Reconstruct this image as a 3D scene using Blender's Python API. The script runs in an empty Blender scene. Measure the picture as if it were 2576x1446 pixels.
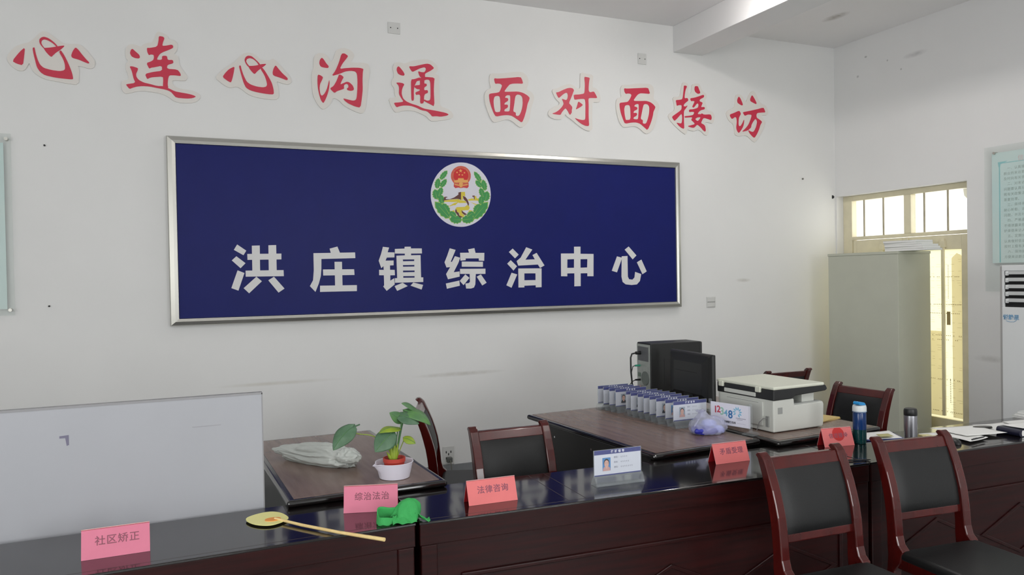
import bpy, bmesh, math, random
from mathutils import Vector, Matrix, noise
from mathutils.geometry import tessellate_polygon

SC = bpy.context.scene
COL = SC.collection
random.seed(7)
PI = math.pi

# ------------------------------------------------------------ camera
cam_data = bpy.data.cameras.new('camera')
cam_data.sensor_fit = 'HORIZONTAL'
cam_data.sensor_width = 36.0
cam_data.lens = 1957.52 / 2576 * 36.0
cam_data.clip_start = 0.05
camera = bpy.data.objects.new('camera', cam_data)
COL.objects.link(camera)
YAW, PITCH, ROLL = 0.41555095, -0.01357982, 0.01724277
_f = Vector((math.sin(YAW) * math.cos(PITCH), math.cos(YAW) * math.cos(PITCH), math.sin(PITCH)))
_r0 = Vector((math.cos(YAW), -math.sin(YAW), 0))
_d0 = _f.cross(_r0)
_r = math.cos(ROLL) * _r0 + math.sin(ROLL) * _d0
_d = -math.sin(ROLL) * _r0 + math.cos(ROLL) * _d0
camera.matrix_world = Matrix(((_r.x, -_d.x, -_f.x, 0), (_r.y, -_d.y, -_f.y, 0), (_r.z, -_d.z, -_f.z, 1.62), (0, 0, 0, 1)))
SC.camera = camera

# ------------------------------------------------------------ view, world, daylight
SC.view_settings.view_transform = 'Standard'
SC.view_settings.look = 'None'
SC.view_settings.exposure = 0.17
SC.view_settings.gamma = 1.0
SC.view_settings.use_curve_mapping = False
world = bpy.data.worlds.new('overcast_sky')
SC.world = world
world.use_nodes = True
bg = world.node_tree.nodes['Background']
bg.inputs[0].default_value = (1.0, 0.98, 0.95, 1)
bg.inputs[1].default_value = 1.6

def area_light(name, loc, rot, sx, sy, power, color, parent=None):
    l = bpy.data.lights.new(name, 'AREA')
    l.shape = 'RECTANGLE'
    l.size, l.size_y = sx, sy
    l.energy = power
    l.color = color
    o = bpy.data.objects.new(name, l)
    o.location = loc
    o.rotation_euler = rot
    COL.objects.link(o)
    if parent: o.parent = parent
    return o

# overcast daylight through the three windows of the wall behind the camera
WINDOWS = [(-2.9, 1.9), (0.1, 1.9), (3.1, 1.9)]
for (wx, ww), pw in zip(WINDOWS, (10, 44, 105)):
    area_light('window_daylight', (wx, -3.42, 1.85), (PI / 2, 0, 0), ww, 1.9, pw, (0.985, 0.98, 1.0))
ADDED_WINDOWS = [(-1.95, 1.9), (0.3, 1.9)]  # unseen side windows, added to brighten the right wall
for wy, ww in ADDED_WINDOWS:
    area_light('added_window_light', (-4.82, wy, 1.85), (PI / 2, 0, -PI / 2), ww, 1.9, 78, (1.0, 0.985, 0.99))
# daylight behind the glazed door
area_light('doorway_daylight', (7.1, 5.24, 1.5), (PI / 2, 0, PI / 2), 1.4, 2.2, 14, (1.0, 0.97, 0.90))
TUBE_POWER = 10
ROOM_X0, ROOM_X1, ROOM_Y0, ROOM_Y1, ROOM_H = -4.6, 6.31, -3.2, 6.0, 3.912

# ------------------------------------------------------------ materials
MATS = {}
def _lin(c):
    return tuple(x / 12.92 if x <= 0.04045 else ((x + 0.055) / 1.055) ** 2.4 for x in c)

def mat(name, rgb, rough=0.5, metal=0.0, spec=0.5, var=0.0, scale=8.0, bump=0.0, bscale=60.0, coat=0.0,
        trans=0.0, stretch=None, emit=None, estr=0.0, alpha=1.0, rgb2=None, detail=4.0, ior=None, sub=0.0, aniso=0.0):
    """A procedural Principled material; rgb is given in display values."""
    if name in MATS: return MATS[name]
    m = bpy.data.materials.new(name)
    m.use_nodes = True
    nt = m.node_tree
    b = nt.nodes['Principled BSDF']
    c = _lin(rgb)
    b.inputs['Base Color'].default_value = (*c, 1)
    b.inputs['Roughness'].default_value = rough
    b.inputs['Metallic'].default_value = metal
    b.inputs['Specular IOR Level'].default_value = spec
    b.inputs['Coat Weight'].default_value = coat
    b.inputs['Coat Roughness'].default_value = 0.05
    b.inputs['Transmission Weight'].default_value = trans
    b.inputs['Alpha'].default_value = alpha
    if aniso: b.inputs['Anisotropic'].default_value = aniso
    if sub:
        b.inputs['Subsurface Weight'].default_value = sub
        b.inputs['Subsurface Radius'].default_value = (0.02, 0.02, 0.01)
    if ior: b.inputs['IOR'].default_value = ior
    if emit:
        b.inputs['Emission Color'].default_value = (*_lin(emit), 1)
        b.inputs['Emission Strength'].default_value = estr
    tc = nt.nodes.new('ShaderNodeTexCoord')
    mp = nt.nodes.new('ShaderNodeMapping')
    nt.links.new(tc.outputs['Object'], mp.inputs['Vector'])
    if stretch: mp.inputs['Scale'].default_value = stretch
    if var > 0 or rgb2:
        n = nt.nodes.new('ShaderNodeTexNoise')
        n.inputs['Scale'].default_value = scale
        n.inputs['Detail'].default_value = detail
        nt.links.new(mp.outputs[0], n.inputs['Vector'])
        r = nt.nodes.new('ShaderNodeValToRGB')
        r.color_ramp.elements[0].position = 0.35
        r.color_ramp.elements[1].position = 0.65
        if rgb2:
            c2 = _lin(rgb2)
            r.color_ramp.elements[0].color = (*c2, 1)
            r.color_ramp.elements[1].color = (*c, 1)
        else:
            r.color_ramp.elements[0].color = (*[x * (1 - var) for x in c], 1)
            r.color_ramp.elements[1].color = (*[min(1, x * (1 + var)) for x in c], 1)
        nt.links.new(n.outputs['Fac'], r.inputs[0])
        nt.links.new(r.outputs[0], b.inputs['Base Color'])
    if bump > 0:
        n2 = nt.nodes.new('ShaderNodeTexNoise')
        n2.inputs['Scale'].default_value = bscale
        n2.inputs['Detail'].default_value = 6
        nt.links.new(mp.outputs[0], n2.inputs['Vector'])
        bp = nt.nodes.new('ShaderNodeBump')
        bp.inputs['Strength'].default_value = bump
        bp.inputs['Distance'].default_value = 0.002
        nt.links.new(n2.outputs['Fac'], bp.inputs['Height'])
        nt.links.new(bp.outputs[0], b.inputs['Normal'])
    MATS[name] = m
    return m

def mix_transparent(name, rgb, rough, fac, translucent=False, gloss=0.0, trgb=None):
    """Part of the light passes straight through (clear or frosted plastic film, paper)."""
    if name in MATS: return MATS[name]
    m = mat(name, rgb, rough, spec=0.5)
    nt = m.node_tree
    b = nt.nodes['Principled BSDF']
    out = nt.nodes['Material Output']
    if translucent:
        t = nt.nodes.new('ShaderNodeBsdfTranslucent')
        t.inputs[0].default_value = (*_lin(trgb or rgb), 1)
    else:
        t = nt.nodes.new('ShaderNodeBsdfTransparent')
        t.inputs[0].default_value = (*_lin(trgb or (0.97, 0.98, 0.98)), 1)
    mx = nt.nodes.new('ShaderNodeMixShader')
    mx.inputs[0].default_value = fac
    nt.links.new(b.outputs[0], mx.inputs[1])
    nt.links.new(t.outputs[0], mx.inputs[2])
    nt.links.new(mx.outputs[0], out.inputs['Surface'])
    return m

def stain(m, centre, half, rgb, strength=0.5, nscale=9.0):
    """A smear of dirt of its own shape and place on a painted wall (object coordinates)."""
    nt = m.node_tree
    b = nt.nodes['Principled BSDF']
    prev = b.inputs['Base Color'].links[0].from_socket if b.inputs['Base Color'].links else None
    tc = nt.nodes.new('ShaderNodeTexCoord')
    mp = nt.nodes.new('ShaderNodeMapping')
    mp.vector_type = 'TEXTURE'
    mp.inputs['Location'].default_value = centre
    mp.inputs['Scale'].default_value = half
    nt.links.new(tc.outputs['Object'], mp.inputs['Vector'])
    n = nt.nodes.new('ShaderNodeTexNoise')
    n.inputs['Scale'].default_value = nscale
    n.inputs['Detail'].default_value = 5
    nt.links.new(tc.outputs['Object'], n.inputs['Vector'])
    ln = nt.nodes.new('ShaderNodeVectorMath'); ln.operation = 'LENGTH'
    nt.links.new(mp.outputs[0], ln.inputs[0])
    mr = nt.nodes.new('ShaderNodeMapRange')
    mr.inputs['From Min'].default_value = 1.0
    mr.inputs['From Max'].default_value = 0.25
    mr.inputs['To Min'].default_value = 0.0
    mr.inputs['To Max'].default_value = strength
    nt.links.new(ln.outputs['Value'], mr.inputs['Value'])
    mu = nt.nodes.new('ShaderNodeMath'); mu.operation = 'MULTIPLY'
    nt.links.new(mr.outputs[0], mu.inputs[0])
    nt.links.new(n.outputs['Fac'], mu.inputs[1])
    mx = nt.nodes.new('ShaderNodeMix'); mx.data_type = 'RGBA'
    nt.links.new(mu.outputs[0], mx.inputs['Factor'])
    if prev: nt.links.new(prev, mx.inputs['A'])
    else: mx.inputs['A'].default_value = b.inputs['Base Color'].default_value
    mx.inputs['B'].default_value = (*_lin(rgb), 1)
    nt.links.new(mx.outputs['Result'], b.inputs['Base Color'])

# ------------------------------------------------------------ mesh helpers
def tag(o, label, cat, group=None):
    o['label'] = label
    o['category'] = cat
    if group: o['group'] = group
    return o

def empty(name, loc=(0, 0, 0), rz=0.0, label=None, cat=None, group=None):
    o = bpy.data.objects.new(name, None)
    o.empty_display_size = 0.05
    o.location = loc
    o.rotation_euler = (0, 0, rz)
    COL.objects.link(o)
    if label: tag(o, label, cat, group)
    return o

class MB:
    def __init__(s): s.bm = bmesh.new(); s.mi = 0
    def _m(s, faces):
        for f in faces: f.material_index = s.mi
    def box(s, x0, x1, y0, y1, z0, z1, M=None):
        vs = [s.bm.verts.new(Vector(p) if M is None else M @ Vector(p)) for p in
              ((x0, y0, z0), (x1, y0, z0), (x1, y1, z0), (x0, y1, z0), (x0, y0, z1), (x1, y0, z1), (x1, y1, z1), (x0, y1, z1))]
        s._m([s.bm.faces.new([vs[i] for i in q]) for q in
              ((3, 2, 1, 0), (4, 5, 6, 7), (0, 1, 5, 4), (1, 2, 6, 5), (2, 3, 7, 6), (3, 0, 4, 7))])
        return s
    def prism(s, pts, z0, z1, axis='z', M=None):
        """Extrude a 2-D outline. axis z: (x,y); y: (x,z) along y; x: (y,z) along x."""
        def P(p, t):
            v = {'z': (p[0], p[1], t), 'y': (p[0], t, p[1]), 'x': (t, p[0], p[1])}[axis]
            return Vector(v) if M is None else M @ Vector(v)
        s.slab([pts], lambda p, t: P(p, t), z0, z1)
        return s
    def slab(s, loops, P, t0, t1):
        """Outline plus holes, tessellated, with thickness from t0 to t1 through P(point, t)."""
        flat = [p for lp in loops for p in lp]
        tris = tessellate_polygon([[Vector((p[0], p[1], 0)) for p in lp] for lp in loops])
        a = [s.bm.verts.new(P(p, t0)) for p in flat]
        b = [s.bm.verts.new(P(p, t1)) for p in flat]
        fs = []
        for t in tris:
            for vs in ((a[t[0]], a[t[1]], a[t[2]]), (b[t[2]], b[t[1]], b[t[0]])):
                try: fs.append(s.bm.faces.new(vs))
                except ValueError: pass
        k = 0
        for lp in loops:
            n = len(lp)
            for i in range(n):
                j = (i + 1) % n
                try: fs.append(s.bm.faces.new((a[k + i], a[k + j], b[k + j], b[k + i])))
                except ValueError: pass
            k += n
        s._m(fs)
        return s
    def tube(s, pts, r, seg=10, caps=True):
        pts = [Vector(p) for p in pts]
        rs = r if isinstance(r, (list, tuple)) else [r] * len(pts)
        rings = []
        up = None
        for i, p in enumerate(pts):
            d = (pts[min(i + 1, len(pts) - 1)] - pts[max(i - 1, 0)]).normalized()
            if up is None:
                up = Vector((0, 0, 1)) if abs(d.z) < 0.9 else Vector((1, 0, 0))
            x = d.cross(up).normalized()
            up = x.cross(d).normalized()
            rings.append([s.bm.verts.new(p + rs[i] * (math.cos(2 * PI * k / seg) * x + math.sin(2 * PI * k / seg) * up)) for k in range(seg)])
        fs = []
        for A, B in zip(rings, rings[1:]):
            for k in range(seg):
                fs.append(s.bm.faces.new((A[k], A[(k + 1) % seg], B[(k + 1) % seg], B[k])))
        if caps:
            fs.append(s.bm.faces.new(rings[0][::-1]))
            fs.append(s.bm.faces.new(rings[-1]))
        s._m(fs)
        return s
    def lathe(s, prof, seg=32, c=(0, 0), closed=False):
        rings = []
        for r, z in prof:
            rings.append([s.bm.verts.new((c[0] + r * math.cos(2 * PI * k / seg), c[1] + r * math.sin(2 * PI * k / seg), z)) for k in range(seg)])
        fs = []
        for A, B in zip(rings, rings[1:]):
            for k in range(seg):
                fs.append(s.bm.faces.new((A[k], A[(k + 1) % seg], B[(k + 1) % seg], B[k])))
        if not closed:
            fs.append(s.bm.faces.new(rings[0][::-1]))
            fs.append(s.bm.faces.new(rings[-1]))
        s._m(fs)
        return s
    def grid(s, nu, nv, fn):
        vs = [[s.bm.verts.new(fn(i / nu, j / nv)) for j in range(nv + 1)] for i in range(nu + 1)]
        s._m([s.bm.faces.new((vs[i][j], vs[i + 1][j], vs[i + 1][j + 1], vs[i][j + 1])) for i in range(nu) for j in range(nv)])
        return s
    def sections(s, rings):
        """Skin a list of equal-length closed rings and cap both ends."""
        R = [[s.bm.verts.new(p) for p in r] for r in rings]
        n = len(R[0]); fs = []
        for A, B in zip(R, R[1:]):
            for k in range(n):
                fs.append(s.bm.faces.new((A[k], A[(k + 1) % n], B[(k + 1) % n], B[k])))
        fs.append(s.bm.faces.new(R[0][::-1])); fs.append(s.bm.faces.new(R[-1]))
        s._m(fs)
        return s
    def build(s, name, mats, parent=None, bevel=0.0, smooth=False, sub=0, bseg=2, thick=0.0, kind=None, loc=None, label=None):
        bmesh.ops.recalc_face_normals(s.bm, faces=s.bm.faces)
        me = bpy.data.meshes.new(name)
        s.bm.to_mesh(me); s.bm.free()
        for m in (mats if isinstance(mats, (list, tuple)) else [mats]): me.materials.append(m)
        if smooth:
            for p in me.polygons: p.use_smooth = True
        o = bpy.data.objects.new(name, me)
        COL.objects.link(o)
        if parent: o.parent = parent
        if loc: o.location = loc
        if kind: o['kind'] = kind
        if label: o['label'] = label
        if thick:
            md = o.modifiers.new('thickness', 'SOLIDIFY'); md.thickness = thick; md.offset = 0
        if bevel:
            md = o.modifiers.new('bevel', 'BEVEL'); md.width = bevel; md.segments = bseg; md.limit_method = 'ANGLE'; md.angle_limit = 0.6
        if sub:
            md = o.modifiers.new('subdivision', 'SUBSURF'); md.levels = sub; md.render_levels = sub
        if smooth and not sub:
            try:
                me.set_sharp_from_angle(angle=math.radians(38))
            except Exception: pass
        return o

def chaikin(pts, k=0.2):
    out = []
    n = len(pts)
    for i in range(n):
        a, b = pts[i], pts[(i + 1) % n]
        out.append((a[0] + (b[0] - a[0]) * k, a[1] + (b[1] - a[1]) * k))
        out.append((a[0] + (b[0] - a[0]) * (1 - k), a[1] + (b[1] - a[1]) * (1 - k)))
    return out

def text(name, body, size, material, parent, M, align='CENTER', bold=0.0, spacing=1.0):
    """Lettering as a thin mesh; M maps the text's own x, y plane into the parent's space."""
    c = bpy.data.curves.new(name, 'FONT')
    c.body = body
    c.size = size
    c.align_x = align
    c.align_y = 'CENTER'
    c.offset = bold
    c.resolution_u = 2
    c.space_character = spacing
    c.extrude = 0.0002
    t = bpy.data.objects.new('text_source', c)
    COL.objects.link(t)
    bpy.context.view_layer.update()
    me = bpy.data.meshes.new_from_object(t)
    bpy.data.objects.remove(t); bpy.data.curves.remove(c)
    me.name = name
    me.transform(M)
    me.materials.clear(); me.materials.append(material)
    o = bpy.data.objects.new(name, me)
    COL.objects.link(o)
    if parent: o.parent = parent
    return o

def copy_tree(o, parent=None):
    c = o.copy(); COL.objects.link(c)
    c.parent = parent
    for ch in list(o.children): copy_tree(ch, c)
    return c

def frame_M(origin, xdir, ydir):
    x = Vector(xdir).normalized(); y = Vector(ydir).normalized(); z = x.cross(y)
    return Matrix(((x.x, y.x, z.x, origin[0]), (x.y, y.y, z.y, origin[1]), (x.z, y.z, z.z, origin[2]), (0, 0, 0, 1)))
UPRIGHT = lambda x, y, z: frame_M((x, y, z), (1, 0, 0), (0, 0, 1))     # text facing -y

# ------------------------------------------------------------ shared materials
M_WALL = mat('wall_paint', (0.90, 0.90, 0.895), 0.55, spec=0.4, var=0.012, scale=1.5, bump=0.08, bscale=90)
M_WALLR = mat('right_wall_paint', (0.90, 0.90, 0.898), 0.55, spec=0.4, var=0.012, scale=1.5, bump=0.08, bscale=90)
M_CEIL = mat('ceiling_paint', (0.93, 0.925, 0.925), 0.7, spec=0.3, var=0.012, scale=1.2, bump=0.06, bscale=60)
M_BEAM = mat('beam_paint', (0.88, 0.88, 0.88), 0.42, spec=0.5, var=0.01, scale=1.5, bump=0.05, bscale=70)
M_FLOOR = mat('floor_tile', (0.55, 0.56, 0.57), 0.25, spec=0.5, var=0.08, scale=40)
M_WOOD = mat('red_mahogany', (0.30, 0.058, 0.048), 0.20, spec=0.45, rgb2=(0.25, 0.048, 0.04), scale=5, stretch=(3, 3, .6), coat=0.3)
M_DWOOD = mat('dark_mahogany', (0.18, 0.054, 0.052), 0.30, spec=0.22, rgb2=(0.125, 0.04, 0.04), scale=5, stretch=(0.7, 2, 12), coat=0.0)
M_TOP = mat('black_gloss_top', (0.085, 0.07, 0.07), 0.10, spec=0.5, var=0.2, scale=3, coat=0.4)
M_EDGE = mat('black_lacquer_edge', (0.06, 0.045, 0.042), 0.16, spec=0.5, coat=0.3)
M_DESKTOP = mat('desk_brown_top', (0.50, 0.415, 0.375), 0.27, spec=0.55, rgb2=(0.45, 0.365, 0.33), scale=4, stretch=(8, 1, 1))
M_DESKSIDE = mat('desk_dark_panel', (0.125, 0.118, 0.115), 0.4, var=0.15, scale=5)
M_LEATHER = mat('black_leather', (0.078, 0.082, 0.085), 0.48, spec=0.4, bump=0.35, bscale=180)
M_STEEL = mat('brushed_steel', (0.74, 0.735, 0.71), 0.30, metal=1.0, bump=0.06, bscale=200, stretch=(0.03, 1, 1), aniso=0.4)
M_BLUE = mat('sign_blue', (0.085, 0.115, 0.385), 0.42, spec=0.16, var=0.03, scale=6)
M_WHITE = mat('sign_white', (0.86, 0.86, 0.86), 0.5)
M_RED = mat('letter_red', (0.80, 0.18, 0.29), 0.45)
M_CREAM = mat('letter_cream', (0.885, 0.868, 0.845), 0.5)
M_WPLASTIC = mat('white_plastic', (0.84, 0.85, 0.83), 0.4)
M_BPLASTIC = mat('black_plastic', (0.085, 0.09, 0.092), 0.42, bump=0.05, bscale=300)
M_DARK = mat('dark_void', (0.03, 0.03, 0.035), 0.6)
M_GREY = mat('grey_plastic', (0.5, 0.5, 0.5), 0.5)
M_PAPER = mat('white_paper', (0.93, 0.93, 0.92), 0.7, var=0.01)
M_INK = mat('black_ink', (0.10, 0.10, 0.11), 0.6)
M_CHROME = mat('chrome', (0.8, 0.8, 0.8), 0.15, metal=1.0)
M_ACRYLIC = mix_transparent('clear_acrylic', (0.86, 0.88, 0.90), 0.06, 0.90, trgb=(0.985, 0.99, 0.99))
M_GLASS = mix_transparent('clear_glass', (0.82, 0.85, 0.84), 0.05, 0.93, trgb=(0.985, 0.99, 0.988))
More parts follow.
